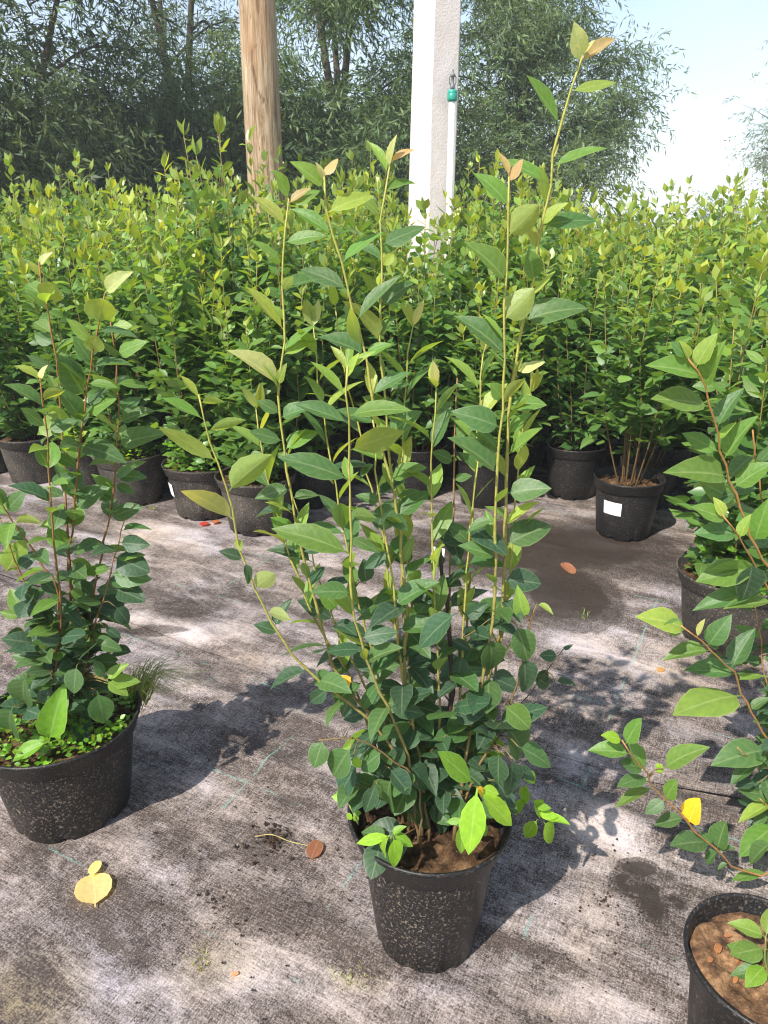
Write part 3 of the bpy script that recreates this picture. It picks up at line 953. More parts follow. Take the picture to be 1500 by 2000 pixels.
CEN = [
    # tallest shoot
    (1124, 123, 1130, 47, .50, 'p', S1), (1136, 116, 1203, 62, .34, 'k', S1), (1135, 112, 1161, 78, .3, 'p', S1), (1113, 180, 1201, 157, .24, 'l', S1), (1086, 243, 1032, 148, .22, 'g', S1),
    (1080, 320, 1182, 288, .20, 'g', S1), (1070, 370, 994, 288, .2, 'g', S1), (1064, 400, 1061, 328, .26, 'y', S1), (1080, 316, 1091, 281, .3, 'p', S1), (1058, 440, 1165, 415, .33, 'm', S1),
    (1058, 436, 1098, 392, .42, 'y', S1),
    # its neighbour
    (992, 400, 948, 325, .4, 'g', S2), (994, 352, 1018, 310, .42, 'k', S2), (993, 350, 985, 292, .28, 'k', S2), (991, 466, 1050, 402, .72, 'y', S2, 1), (989, 556, 934, 466, .42, 'g', S2),
    (1038, 545, 1036, 490, .66, 'g', S1), (987, 630, 1041, 566, .75, 'y', S2, 1), (1026, 624, 1132, 577, .44, 'm', S1), (984, 692, 914, 606, .44, 'm', S2), (1004, 728, 1062, 704, .36, 'p', S1),
    (1002, 740, 1020, 700, .3, 'y', S1), (985, 785, 962, 750, .62, 'g', S2), (996, 786, 1062, 782, .46, 'g', S1), (980, 838, 902, 798, .55, 'm', S2), (990, 892, 1055, 836, .26, 'g', S1),
    (970, 922, 908, 846, .36, 'm', S2), (988, 962, 1068, 948, .55, 'm', S1), (986, 1064, 1071, 1016, .66, 'm', S1), (985, 1132, 1056, 1138, .72, 'd', S1), (968, 1016, 910, 1032, .4, 'm', S2),
    (989, 850, 1030, 800, .4, 'g', S1), (975, 880, 930, 838, .4, 'g', S2), (966, 1090, 905, 1060, .5, 'm', S2),
    # the shoot that leans
    (630, 372, 583, 310, .46, 'l', S3), (634, 350, 658, 309, .42, 'k', S3), (633, 352, 625, 318, .3, 'p', S3), (640, 410, 724, 364, .33, 'y', S3), (648, 460, 573, 398, .32, 'g', S3),
    (666, 510, 735, 437, .22, 'g', S3), (678, 572, 590, 509, .33, 'm', S3), (695, 628, 777, 538, .22, 'm', S3), (704, 694, 630, 640, .36, 'm', S3), (712, 700, 752, 664, .4, 'g', S3),
    (724, 770, 790, 715, .3, 'm', S3), (735, 830, 660, 800, .34, 'm', S3), (768, 1008, 834, 953, .45, 'm', S3), (750, 900, 700, 868, .42, 'g', S3), (760, 930, 822, 905, .4, 'g', S3),
    # upright shoot behind
    (752, 344, 725, 270, .3, 'l', S4), (759, 325, 761, 267, .25, 'p', S4), (761, 322, 804, 281, .28, 'k', S4), (752, 376, 808, 347, .36, 'g', S4), (743, 430, 701, 364, .28, 'l', S4), (745, 474, 826, 439, .36, 'm', S4),
    (744, 510, 699, 470, .36, 'm', S4), (745, 522, 770, 494, .6, 'y', S4), (744, 602, 800, 545, .52, 'm', S4), (742, 668, 686, 578, .36, 'y', S4, 1), (742, 660, 768, 610, .4, 'g', S4), (748, 756, 800, 740, .5, 'm', S4),
    (756, 850, 810, 800, .45, 'm', S4), (752, 800, 712, 770, .5, 'g', S4),
    # pale shoot at its side
    (557, 438, 504, 367, .3, 'y', S5), (563, 392, 545, 333, .36, 'l', S5), (564, 394, 598, 361, .3, 'k', S5), (562, 402, 622, 369, .36, 'g', S5), (556, 476, 627, 449, .3, 'g', S5), (553, 520, 500, 458, .2, 'g', S5),
    (555, 570, 618, 530, .4, 'm', S5), (555, 565, 571, 540, .6, 'y', S5), (555, 645, 484, 561, .24, 'y', S5), (554, 630, 540, 592, .4, 'l', S5), (551, 696, 608, 646, .42, 'l', S5), (547, 752, 472, 672, .36, 'p', S5),
    (547, 752, 553, 712, .5, 'l', S5), (548, 806, 505, 780, .5, 'm', S5), (550, 812, 605, 785, .4, 'm', S5), (553, 862, 490, 840, .4, 'm', S5), (556, 880, 612, 830, .45, 'g', S5), (566, 960, 500, 965, .55, 'm', S5),
    (570, 975, 618, 960, .5, 'm', S5), (585, 1055, 532, 1010, .5, 'g', S5), (590, 1080, 650, 1060, .5, 'd', S5),
    # front shoot
    (679, 726, 650, 672, .34, 'y', S7), (680, 722, 728, 681, .3, 'y', S7), (680, 775, 611, 705, .23, 'l', S7), (682, 812, 782, 776, .24, 'g', S7), (683, 828, 580, 779, .33, 'm', S7), (684, 878, 785, 838, .42, 'y', S7, 1),
    (685, 936, 560, 880, .34, 'm', S7), (684, 1012, 742, 998, .5, 'g', S7, 1), (684, 1085, 552, 1014, .34, 'g', S7), (690, 1160, 617, 1150, .55, 'm', S7), (684, 1050, 740, 1075, .4, 'm', S7), (680, 740, 700, 690, .3, 'y', S7),
    # low leaning shoot
    (390, 778, 354, 734, .3, 'y', S6), (392, 788, 434, 774, .4, 'y', S6, 1), (398, 818, 318, 777, .25, 'g', S6), (405, 842, 478, 820, .3, 'y', S6, 1), (422, 903, 317, 832, .26, 'y', S6, 1), (446, 960, 524, 880, .55, 'y', S6, 1),
    (456, 1018, 366, 933, .32, 'p', S6, 1), (464, 1052, 470, 1072, .8, 'y', S6, 1), (478, 1092, 432, 1074, .55, 'd', S6), (494, 1150, 536, 1116, .7, 'p', S6, 1), (520, 1198, 572, 1200, .5, 'p', S6, 1), (600, 1318, 522, 1332, .36, 'd', S6),
    (478, 1100, 490, 1140, .5, 'd', S6), (530, 1225, 560, 1170, .5, 'd', S6), (540, 1240, 500, 1215, .5, 'd', S6), (640, 1345, 600, 1375, .6, 'd', S6),
    # short inner shoots
    (890, 766, 852, 764, .36, 'm', S9), (892, 764, 938, 736, .34, 'g', S9), (893, 740, 884, 712, .3, 'l', S9), (888, 800, 850, 790, .5, 'm', S9), (887, 850, 925, 820, .5, 'm', S9), (886, 900, 850, 880, .5, 'm', S9), (884, 940, 920, 925, .5, 'm', S9),
    (932, 915, 968, 870, .36, 'm', S10), (930, 920, 905, 880, .4, 'm', S10), (918, 1060, 880, 1020, .5, 'm', S10), (920, 1040, 962, 1055, .5, 'm', S10), (905, 1210, 950, 1180, .6, 'd', S10),
    (736, 905, 700, 930, .4, 'm', S8), (742, 985, 700, 960, .5, 'm', S8), (745, 1000, 800, 1030, .5, 'm', S8), (758, 1080, 712, 1110, .6, 'd', S8), (776, 1180, 842, 1130, .45, 'm', S8),
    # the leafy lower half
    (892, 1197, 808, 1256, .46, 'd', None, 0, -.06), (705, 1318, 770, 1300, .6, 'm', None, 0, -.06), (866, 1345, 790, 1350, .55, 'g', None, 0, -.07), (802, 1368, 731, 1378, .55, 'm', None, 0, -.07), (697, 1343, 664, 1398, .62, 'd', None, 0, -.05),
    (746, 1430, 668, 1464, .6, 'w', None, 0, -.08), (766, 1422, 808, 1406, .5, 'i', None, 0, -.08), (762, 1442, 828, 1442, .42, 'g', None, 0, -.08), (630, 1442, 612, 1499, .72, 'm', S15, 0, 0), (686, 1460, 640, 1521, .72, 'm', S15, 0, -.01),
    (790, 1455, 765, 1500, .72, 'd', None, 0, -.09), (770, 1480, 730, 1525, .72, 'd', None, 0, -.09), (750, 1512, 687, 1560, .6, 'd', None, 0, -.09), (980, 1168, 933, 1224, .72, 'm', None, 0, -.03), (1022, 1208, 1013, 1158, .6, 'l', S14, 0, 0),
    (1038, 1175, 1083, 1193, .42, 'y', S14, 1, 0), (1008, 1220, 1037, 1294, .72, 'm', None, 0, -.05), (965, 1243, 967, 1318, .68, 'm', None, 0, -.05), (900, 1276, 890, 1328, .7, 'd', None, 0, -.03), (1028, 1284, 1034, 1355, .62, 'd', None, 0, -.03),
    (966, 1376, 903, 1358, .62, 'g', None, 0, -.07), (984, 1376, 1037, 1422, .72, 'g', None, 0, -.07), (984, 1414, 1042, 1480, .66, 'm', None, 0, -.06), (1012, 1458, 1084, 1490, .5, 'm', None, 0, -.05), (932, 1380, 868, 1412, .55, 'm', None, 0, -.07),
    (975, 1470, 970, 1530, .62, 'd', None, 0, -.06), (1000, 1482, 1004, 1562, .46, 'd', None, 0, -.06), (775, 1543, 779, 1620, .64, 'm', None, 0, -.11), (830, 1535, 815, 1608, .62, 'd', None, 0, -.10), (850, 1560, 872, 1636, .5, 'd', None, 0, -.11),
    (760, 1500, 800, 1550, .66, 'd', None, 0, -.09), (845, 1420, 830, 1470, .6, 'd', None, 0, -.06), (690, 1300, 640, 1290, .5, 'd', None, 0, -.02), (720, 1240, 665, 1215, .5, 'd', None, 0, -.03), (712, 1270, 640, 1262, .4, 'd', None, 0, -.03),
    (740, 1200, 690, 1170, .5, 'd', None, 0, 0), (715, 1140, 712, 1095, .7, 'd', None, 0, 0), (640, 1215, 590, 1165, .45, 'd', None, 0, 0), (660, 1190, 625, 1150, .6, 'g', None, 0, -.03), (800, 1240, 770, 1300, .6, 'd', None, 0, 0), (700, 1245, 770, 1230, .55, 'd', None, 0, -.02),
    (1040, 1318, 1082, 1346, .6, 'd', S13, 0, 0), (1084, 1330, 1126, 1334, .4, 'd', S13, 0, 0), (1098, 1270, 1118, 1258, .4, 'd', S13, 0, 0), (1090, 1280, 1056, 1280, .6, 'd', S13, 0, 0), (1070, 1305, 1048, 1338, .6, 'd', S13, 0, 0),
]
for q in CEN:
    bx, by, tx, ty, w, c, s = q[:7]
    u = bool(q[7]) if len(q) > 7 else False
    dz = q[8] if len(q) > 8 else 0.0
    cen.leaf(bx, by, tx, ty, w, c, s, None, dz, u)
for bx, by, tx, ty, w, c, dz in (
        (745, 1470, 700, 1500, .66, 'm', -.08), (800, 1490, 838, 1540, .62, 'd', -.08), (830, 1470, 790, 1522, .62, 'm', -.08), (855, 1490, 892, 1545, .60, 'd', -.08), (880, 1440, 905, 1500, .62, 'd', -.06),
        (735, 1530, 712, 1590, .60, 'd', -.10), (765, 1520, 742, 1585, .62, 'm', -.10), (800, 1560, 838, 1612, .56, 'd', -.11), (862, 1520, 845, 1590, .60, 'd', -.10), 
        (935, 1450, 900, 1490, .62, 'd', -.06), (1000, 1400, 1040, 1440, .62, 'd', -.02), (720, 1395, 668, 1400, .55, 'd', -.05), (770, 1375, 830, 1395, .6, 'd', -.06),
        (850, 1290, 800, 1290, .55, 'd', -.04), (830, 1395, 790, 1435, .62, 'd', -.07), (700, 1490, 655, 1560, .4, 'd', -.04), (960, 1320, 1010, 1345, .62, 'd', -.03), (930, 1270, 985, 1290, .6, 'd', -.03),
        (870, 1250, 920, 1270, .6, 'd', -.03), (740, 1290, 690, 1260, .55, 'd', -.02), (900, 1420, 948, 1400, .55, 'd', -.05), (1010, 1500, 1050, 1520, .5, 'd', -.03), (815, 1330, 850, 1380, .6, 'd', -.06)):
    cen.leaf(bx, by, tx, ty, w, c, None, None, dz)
cen.leaf(952, 1418, 928, 1490, .86, 'g', None, None, -.08, False, 'round', LEAF_BITE)
cen.leaf(650, 1347, 682, 1324, .75, 'o', None, None, -.09)
cen.leaf(690, 1478, 704, 1500, .6, 'i', S15, None, 0)
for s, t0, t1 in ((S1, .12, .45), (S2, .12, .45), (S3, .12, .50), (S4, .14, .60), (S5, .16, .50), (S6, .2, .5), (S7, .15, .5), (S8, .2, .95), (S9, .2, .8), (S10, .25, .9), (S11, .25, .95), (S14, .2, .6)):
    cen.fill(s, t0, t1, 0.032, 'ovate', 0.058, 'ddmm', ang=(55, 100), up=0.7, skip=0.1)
for s in NEW:
    cen.fill(s, .42, .98, 0.026, 'lance', 0.060, 'gllym', ang=(20, 46), up=0.1)
    for k in range(3):
        T = cen.stems[s][1][-1] - cen.stems[s][1][-6]
        T = T / np.linalg.norm(T) + RNG.normal(0, .28, 3)
        put_leaf(cen.stems[s][0], cen.origin, cen.stems[s][1][-1], T, RNG.normal(0, 1, 3), .034, 'lance', jit(CMAP['yyp'[k]]))
for s in (S1, S2, S3, S4, S5, S7):
    cen.fill(s, .46, .86, 0.060, 'lance', 0.046, 'gly', ang=(20, 46), up=0.1)
for s, t0, t1 in ((S12, .15, .95), (S1, .05, .2), (S3, .05, .22), (S4, .06, .2), (S2, .06, .2), (S10, .1, .3), (S9, .08, .35), (S5, .04, .2), (S7, .04, .2), (S11, .05, .25), (S14, .08, .3)):
    cen.fill(s, t0, t1, 0.030, 'round', 0.050, 'ddm', ang=(60, 100), up=1.0, twig=0.065)

cen.settle()

# ================================================================== shrub in the pot at the frame's near side (dense dark foot)
c1 = G(145, 1572)
lef = Shrub('bushy shrub with red-brown stems in a black pot overgrown with chickweed', 'shrub', (c1[0], c1[1], 0.004), 'speck', form='wide', ctop=(0.30, 0.15, 0.045), cbot=(0.085, 0.045, 0.025))
DL = float(c1[1])
A_ = lef.stem([(76, 512), (80, 560), (97, 633), (107, 693), (115, 760), (122, 850), (128, 960), (132, 1080), (135, 1200)], DL - .04, DL, (-.01, .01), 0.0036, 0.0012, 26)
B_ = lef.stem([(78, 738), (88, 810), (97, 870), (98, 935), (103, 1013), (112, 1110), (120, 1220)], DL - .10, DL - .05, (-.02, -.02), 0.0034, 0.0012, 24)
C_ = lef.stem([(205, 572), (188, 647), (180, 707), (167, 787), (157, 867), (148, 967), (140, 1047), (137, 1120), (138, 1220)], DL - .06, DL - .02, (0, 0), 0.0042, 0.0013, 28)
D_ = lef.stem([(215, 625), (227, 700), (230, 767), (230, 833), (226, 900), (216, 1000), (200, 1070), (180, 1180)], DL + .02, DL + .0, (.03, .01), 0.0036, 0.0012, 26)
E_ = lef.stem([(-14, 960), (10, 995), (40, 1043), (80, 1100), (115, 1180)], DL - .06, DL - .03, (-.025, -.01), 0.0034, 0.0012, 18)
F_ = lef.stem([(0, 1010), (18, 1065), (45, 1130), (72, 1190), (100, 1270)], DL - .02, DL - .01, (-.03, 0), 0.0032, 0.0012, 18)
G_ = lef.stem([(245, 1010), (228, 1080), (205, 1160), (175, 1260)], DL - .02, DL - .02, (.03, -.01), 0.0030, 0.0010, 18)
LEFT = [
    (202, 582, 234, 552, .72, 'g', C_), (200, 572, 243, 529, .46, 'p', C_), (192, 630, 198, 578, .95, 'y', C_, 1), (185, 692, 188, 656, .95, 'y', C_, 1), (180, 714, 151, 656, .5, 'm', C_),
    (168, 772, 119, 696, .52, 'm', C_), (174, 748, 220, 744, .25, 'g', C_), (160, 824, 122, 758, .5, 'm', C_), (162, 806, 222, 777, .36, 'g', C_), (148, 976, 116, 905, .5, 'm', C_), (156, 872, 232, 878, .4, 'm', C_),
    (152, 915, 108, 880, .45, 'm', C_), (146, 990, 200, 950, .5, 'm', C_), (143, 1020, 95, 1000, .5, 'm', C_), (88, 590, 106, 553, .95, 'y', A_, 1), (86, 612, 61, 560, .28, 'g', A_), (78, 542, 58, 506, .4, 'y', A_), (77, 516, 95, 490, .4, 'p', A_),
    (103, 676, 64, 652, .6, 'm', A_), (108, 700, 126, 664, .5, 'g', A_), (112, 740, 150, 715, .5, 'm', A_), (82, 742, 34, 706, .36, 'y', B_), (86, 796, 19, 742, .36, 'm', B_), (88, 786, 124, 752, .46, 'y', B_, 1),
    (92, 836, 44, 796, .4, 'm', B_), (94, 838, 148, 820, .46, 'm', B_), (97, 912, 76, 872, .5, 'm', B_), (98, 980, 24, 938, .36, 'd', B_), (80, 745, 86, 712, .4, 'p', B_), (100, 950, 140, 925, .5, 'm', B_),
    (228, 872, 311, 838, .5, 'm', D_), (230, 824, 291, 796, .46, 'm', D_), (226, 696, 274, 662, .4, 'g', D_), (229, 748, 291, 747, .3, 'g', D_), (217, 640, 252, 632, .5, 'l', D_), (214, 632, 218, 610, .7, 'i', D_), (229, 780, 196, 750, .5, 'm', D_),
    (224, 930, 285, 925, .45, 'm', D_), (220, 980, 180, 955, .5, 'm', D_), (214, 1010, 270, 985, .5, 'm', D_), (222, 950, 265, 960, .5, 'm', D_), (28, 1022, 86, 1012, .38, 'y', E_, 1), (35, 1035, -10, 1025, .5, 'm', E_), (6, 990, -4, 950, .5, 'm', E_), (12, 998, 40, 960, .5, 'm', E_),
    (38, 1108, 66, 1085, .7, 'd', F_), (10, 1120, 44, 1060, .6, 'l', F_), (45, 1200, 20, 1150, .6, 'g', F_), (40, 1205, 0, 1195, .6, 'g', F_), (110, 1135, 44, 1128, .5, 'm', E_), (130, 1020, 75, 1022, .5, 'l', C_), (145, 1090, 190, 1120, .55, 'g', C_), (136, 1150, 162, 1172, .6, 'g', C_),
    (135, 1205, 172, 1240, .65, 'p', C_, 0, -.06), (240, 1060, 285, 1064, .6, 'd', G_), (225, 1090, 286, 1110, .7, 'd', G_), (225, 1120, 286, 1130, .6, 'm', G_), (225, 1150, 279, 1168, .65, 'd', G_), (225, 1185, 254, 1216, .7, 'd', G_), (205, 1225, 235, 1245, .6, 'd', G_), (210, 1335, 270, 1325, .5, 'l', G_, 0, -.05), (208, 1330, 250, 1352, .5, 'l', G_, 0, -.05), (208, 1328, 245, 1295, .5, 'l', G_, 0, -.05), (205, 1325, 185, 1290, .5, 'm', G_, 0, -.05),
    (25, 1380, 2, 1450, .62, 'm', F_, 0, -.08), (50, 1320, 32, 1390, .62, 'm', F_, 0, -.07), (150, 1300, 140, 1355, .66, 'm', None, 0, -.09), (190, 1350, 205, 1420, .6, 'm', None, 0, -.09),
]
for q in LEFT:
    bx, by, tx, ty, w, c, s = q[:7]
    lef.leaf(bx, by, tx, ty, w, c, s, None, q[8] if len(q) > 8 else 0.0, bool(q[7]) if len(q) > 7 else False)
for s, t0, t1 in ((A_, .3, .62), (B_, .25, .6), (C_, .25, .5), (D_, .25, .55), (E_, .3, .95), (F_, .2, .95), (G_, .3, .98)):
    lef.fill(s, t0, t1, 0.026, 'ovate', 0.054, 'mmdg', ang=(55, 95), up=0.6)
for s, t0, t1 in ((A_, .62, .97), (B_, .6, .97), (C_, .5, .95), (D_, .55, .97)):
    lef.fill(s, t0, t1, 0.025, 'ovate', 0.054, 'mggl', ang=(35, 70), up=0.3)
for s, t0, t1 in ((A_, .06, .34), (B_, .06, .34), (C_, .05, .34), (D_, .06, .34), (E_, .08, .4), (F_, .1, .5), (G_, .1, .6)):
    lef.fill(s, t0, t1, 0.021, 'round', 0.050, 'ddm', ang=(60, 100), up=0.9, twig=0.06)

lef.settle()

# ================================================================== shrub whose branches reach in, with orange stems
c2 = G(1665, 1600)
rig = Shrub('large-leaved shrub with orange stems, a yellow leaf on its low branch', 'shrub', (c2[0], c2[1], 0.004), ctop=(0.42, 0.22, 0.07), cbot=(0.24, 0.12, 0.05))
DR = float(c2[1])
R1 = rig.stem([(1341, 698), (1362, 726), (1380, 766), (1388, 806), (1402, 845), (1404, 873), (1416, 904), (1428, 940), (1442, 981), (1465, 1037), (1483, 1078), (1510, 1125), (1550, 1230), (1600, 1400)], DR - .14, DR - .03, (-.02, 0), 0.0044, 0.0014, 32)
R2 = rig.stem([(1410, 1005), (1446, 1050), (1470, 1095), (1498, 1146), (1545, 1260), (1600, 1420)], DR - .16, DR - .05, (-.02, -.02), 0.0036, 0.0013, 24)
R3 = rig.stem([(1330, 1222), (1376, 1256), (1399, 1281), (1420, 1300), (1437, 1320), (1457, 1370), (1485, 1422), (1540, 1500), (1610, 1560)], DR - .16, DR - .06, (-.03, -.01), 0.0034, 0.0013, 26)
R4 = rig.stem([(1215, 1446), (1240, 1485), (1260, 1507), (1275, 1537), (1300, 1560), (1335, 1597), (1362, 1632), (1402, 1660), (1437, 1695), (1510, 1700), (1600, 1600)], DR - .34, DR - .20, (-.03, -.03), 0.0030, 0.0012, 28)
R5 = rig.stem([(1470, 840), (1478, 900), (1490, 980), (1512, 1080), (1560, 1250), (1610, 1420)], DR - .06, DR, (0, .01), 0.0040, 0.0013, 26)
R6 = rig.stem([(1440, 1460), (1480, 1490), (1540, 1530), (1610, 1570)], DR - .14, DR - .06, (-.02, 0), 0.0030, 0.0012, 16)
R7 = rig.stem([(1470, 1160), (1484, 1240), (1500, 1340), (1535, 1440), (1600, 1540)], DR - .02, DR + .02, (0, .02), 0.0034, 0.0013, 20)
R8 = rig.stem([(1484, 1560), (1520, 1590), (1570, 1600), (1620, 1590)], DR - .12, DR - .08, (-.01, -.03), 0.0030, 0.0012, 14)
RIGHT = [
    (1362, 714, 1390, 652, .5, 'l', R1), (1362, 740, 1290, 698, .42, 'g', R1), (1380, 764, 1393, 674, .44, 'g', R1), (1384, 798, 1288, 763, .36, 'g', R1), (1398, 836, 1436, 756, .5, 'm', R1), (1404, 862, 1424, 823, .36, 'l', R1),
    (1414, 896, 1461, 812, .42, 'g', R1), (1408, 882, 1337, 844, .42, 'g', R1), (1424, 934, 1331, 905, .46, 'g', R1), (1436, 952, 1499, 900, .5, 'g', R1), (1345, 700, 1338, 668, .4, 'y', R1), (1342, 700, 1318, 668, .5, 'm', R1),
    (1432, 965, 1365, 975, .45, 'm', R1), (1440, 985, 1385, 940, .5, 'g', R1), (1420, 1018, 1362, 984, .42, 'g', R2), (1414, 1010, 1404, 975, .5, 'y', R2), (1446, 1050, 1460, 1006, .52, 'l', R2), (1474, 1058, 1497, 988, .6, 'g', R1), (1440, 1042, 1375, 1030, .5, 'm', R2),
    (1480, 1116, 1391, 1098, .42, 'g', R2, 1), (1478, 1112, 1364, 1122, .5, 'g', R2), (1470, 1098, 1458, 1174, .62, 'd', R2), (1500, 1152, 1357, 1178, .34, 'm', R2), (1510, 1175, 1424, 1176, .3, 'g', R2), (1336, 1226, 1273, 1192, .42, 'y', R3), (1340, 1228, 1290, 1218, .6, 'g', R3, 1),
    (1362, 1246, 1375, 1210, .32, 'p', R3), (1384, 1262, 1418, 1214, .6, 'm', R3), (1388, 1272, 1302, 1270, .42, 'g', R3), (1430, 1306, 1466, 1228, .56, 'm', R3), (1428, 1320, 1346, 1298, .46, 'm', R3), (1450, 1356, 1326, 1368, .36, 'l', R3),
    (1442, 1330, 1499, 1310, .26, 'l', R3), (1464, 1388, 1500, 1360, .5, 'm', R3), (1500, 1466, 1411, 1470, .5, 'm', R6), (1480, 1492, 1425, 1520, .5, 'm', R6), (1510, 1515, 1460, 1535, .5, 'd', R6), (1520, 1560, 1444, 1602, .3, 'y', R6, 0, -.02), (1520, 1610, 1443, 1658, .5, 'g', R6, 0, -.05),
    (1500, 1700, 1428, 1707, .3, 'g', R4), (1510, 1645, 1450, 1680, .5, 'm', R4), (1216, 1448, 1181, 1433, .5, 'i', R4), (1222, 1456, 1248, 1404, .5, 'g', R4), (1232, 1474, 1156, 1456, .5, 'g', R4), (1258, 1506, 1238, 1450, .4, 'g', R4), (1254, 1502, 1214, 1488, .5, 'm', R4),
    (1296, 1502, 1358, 1447, .42, 'g', R4), (1293, 1512, 1284, 1492, .7, 'i', R4), (1264, 1518, 1209, 1524, .36, 'm', R4), (1276, 1538, 1200, 1560, .3, 'g', R4), (1300, 1560, 1262, 1588, .6, 'm', R4), (1304, 1560, 1318, 1525, .5, 'g', R4), (1334, 1597, 1278, 1604, .5, 'm', R4),
    (1350, 1606, 1358, 1564, .62, 'o', R4), (1380, 1647, 1320, 1640, .46, 'm', R4), (1402, 1656, 1416, 1606, .66, 'm', R4), (1402, 1662, 1374, 1684, .62, 'm', R4), (1404, 1658, 1434, 1652, .42, 'm', R4), (1425, 1685, 1400, 1695, .5, 'm', R4), (1390, 1650, 1372, 1628, .6, 'm', R4),
]
for q in RIGHT:
    bx, by, tx, ty, w, c, s = q[:7]
    rig.leaf(bx, by, tx, ty, w, c, s, None, q[8] if len(q) > 8 else 0.0, bool(q[7]) if len(q) > 7 else False)
for s, t0, t1 in ((R1, .2, .42), (R2, .3, .6), (R3, .25, .5), (R5, .3, .98), (R6, .3, .8), (R7, .3, .98), (R8, .3, .98)):
    rig.fill(s, t0, t1, 0.03, 'ovate', 0.058, 'gmm', ang=(50, 90), up=0.5)
for s, t0, t1 in ((R1, .05, .22), (R2, .1, .3), (R3, .1, .3), (R5, .05, .45), (R6, .1, .8), (R7, .1, .9), (R8, .1, .9)):
    rig.fill(s, t0, t1, 0.026, 'ovate', 0.05, 'dm', ang=(60, 100), up=0.8, twig=0.07)

rig.settle()

# ================================================================== the packed block: shrubs in rows
def plant_plan(rs, n_stems, height, spread, bare=0.12, lsize=0.066, dens=0.9):
    """stems and leaves of one nursery shrub, local to its pot's base"""
    stems, leaves = [], []
    for s in range(n_stems):
        az = 2 * math.pi * (s + rs.uniform(-.3, .3)) / n_stems
        out = spread * (0.25 + 0.75 * rs.random() ** 0.7)
        if s == 0: out = 0.02
        h = height * (0.72 + 0.28 * rs.random()) if s else height
        p0 = np.array((0.02 * math.cos(az), 0.02 * math.sin(az), 0.13))
        top = np.array((out * math.cos(az), out * math.sin(az), h))
        m1 = p0 + (top - p0) * 0.35 + np.array((math.cos(az), math.sin(az), 0)) * out * 0.22 + rs.normal(0, .012, 3)
        m2 = p0 + (top - p0) * 0.7 + np.array((math.cos(az), math.sin(az), 0)) * out * 0.12 + rs.normal(0, .012, 3)
        path = catmull([p0, m1, m2, top], 14)
        stems.append(path)
        fine = catmull(path, 80)
        L = h - SOIL_Z
        a2 = rs.uniform(0, 6.28)
        zs = SOIL_Z + bare
        k = int(80 * bare / L) + 1
        while k < 79:
            T = fine[min(k + 1, 79)] - fine[k - 1]; T /= np.linalg.norm(T)
            t = k / 79.0
            A = np.cross(T, (0.3, 0.9, 0.1)); A /= np.linalg.norm(A); B = np.cross(T, A)
            a2 += 2.4 + rs.uniform(-.5, .5)
            Rd = math.cos(a2) * A + math.sin(a2) * B
            young = max(0.0, (t - 0.62) / 0.38)
            if t < 0.8 and rs.random() < 0.50 * dens:
                tl = rs.uniform(.05, .13)
                th = R(rs.uniform(40, 75))
                D = T * math.cos(th) + Rd * math.sin(th)
                S = np.cross(D, (0, 0, 1.0)); S /= np.linalg.norm(S) + 1e-9
                sg = 1
                for q in np.arange(0.02, tl, 0.017):
                    b = fine[k] + D * q + np.array((0, 0, 0.8 * q * q))
                    sg = -sg
                    LD = D * .6 + S * sg * rs.uniform(.5, 1.1) + np.array((0, 0, rs.uniform(-.35, .35)))
                    leaves.append((s, b, LD, np.array((-.15, -.25, 1.0)) + rs.normal(0, .4, 3), lsize * rs.uniform(.6, 1.0), 0.3 * young + 0.35 * q / tl * rs.random(), t))
            th = R(rs.uniform(35, 80))
            LD = T * math.cos(th) + Rd * math.sin(th)
            leaves.append((s, fine[k], LD, T + np.array((-.1, -.2, .5)) + rs.normal(0, .25, 3), lsize * rs.uniform(.75, 1.2) * (1 - .3 * young), young * rs.uniform(.5, 1.1), t))
            k += max(1, int(rs.uniform(1.6, 3.0) / dens))
        for q in range(3):
            LD = np.array((rs.normal(0, .5), rs.normal(0, .5), 1.0))
            leaves.append((s, fine[79], LD, rs.normal(0, 1, 3), lsize * rs.uniform(.55, .8), rs.uniform(.8, 1.3), 1.0))
    return stems, leaves


def leaf_col(rs, young, t):
    a = np.array((0.050, 0.130, 0.034)); b = np.array((0.132, 0.248, 0.040)); c = np.array((0.30, 0.37, 0.055))
    y = min(max(young, 0), 1.2)
    col = a + (b - a) * min(1, y * 2 + 0.25 * rs.random()) if y < .5 else b + (c - b) * min(1, (y - .5) * 1.5)
    return col * rs.uniform(.8, 1.22)


LQ_V = np.array([(0, 0, 0), (-.22, .28, .05), (0, .28, 0), (.22, .28, .05), (-.26, .58, .06), (0, .58, -.01), (.26, .58, .06), (0, 1.0, -.06)])
LQ_F = np.array([(0, 3, 2), (0, 2, 1), (2, 3, 6), (2, 6, 5), (1, 2, 5), (1, 5, 4), (5, 6, 7), (5, 7, 4)])


def massed_leaves(name, leaves, rs, wmul=1.0):
    n = len(leaves)
    V = np.empty((n, 8, 3)); C = np.empty((n, 8, 3))
    for i, (s, b, D, N, L, y, t) in enumerate(leaves):
        X, Y, Z = frame(D, N)
        M = np.stack([X * wmul * rs.uniform(.85, 1.15), Y, Z * rs.uniform(-.3, 1.6)]) * L
        V[i] = LQ_V @ M + b
        C[i] = leaf_col(rs, y, t)
    Fq = (LQ_F[None] + (np.arange(n) * 8)[:, None, None]).reshape(-1, 3)
    return mesh_np(name, V.reshape(-1, 3), Fq, C.reshape(-1, 3), True)


def stem_mesh(path, rs, r0=0.0032, r1=0.0012):
    V, Fc = tube_geo(path, np.linspace(r0, r1, len(path)), 5)
    t = np.repeat(np.linspace(0, 1, len(path)), 5)[:, None]
    cols = np.array((0.12, 0.065, 0.03)) * (1 - t) + np.array((0.30, 0.23, 0.06)) * t
    return mesh_py('stem', V, Fc, True, cols)


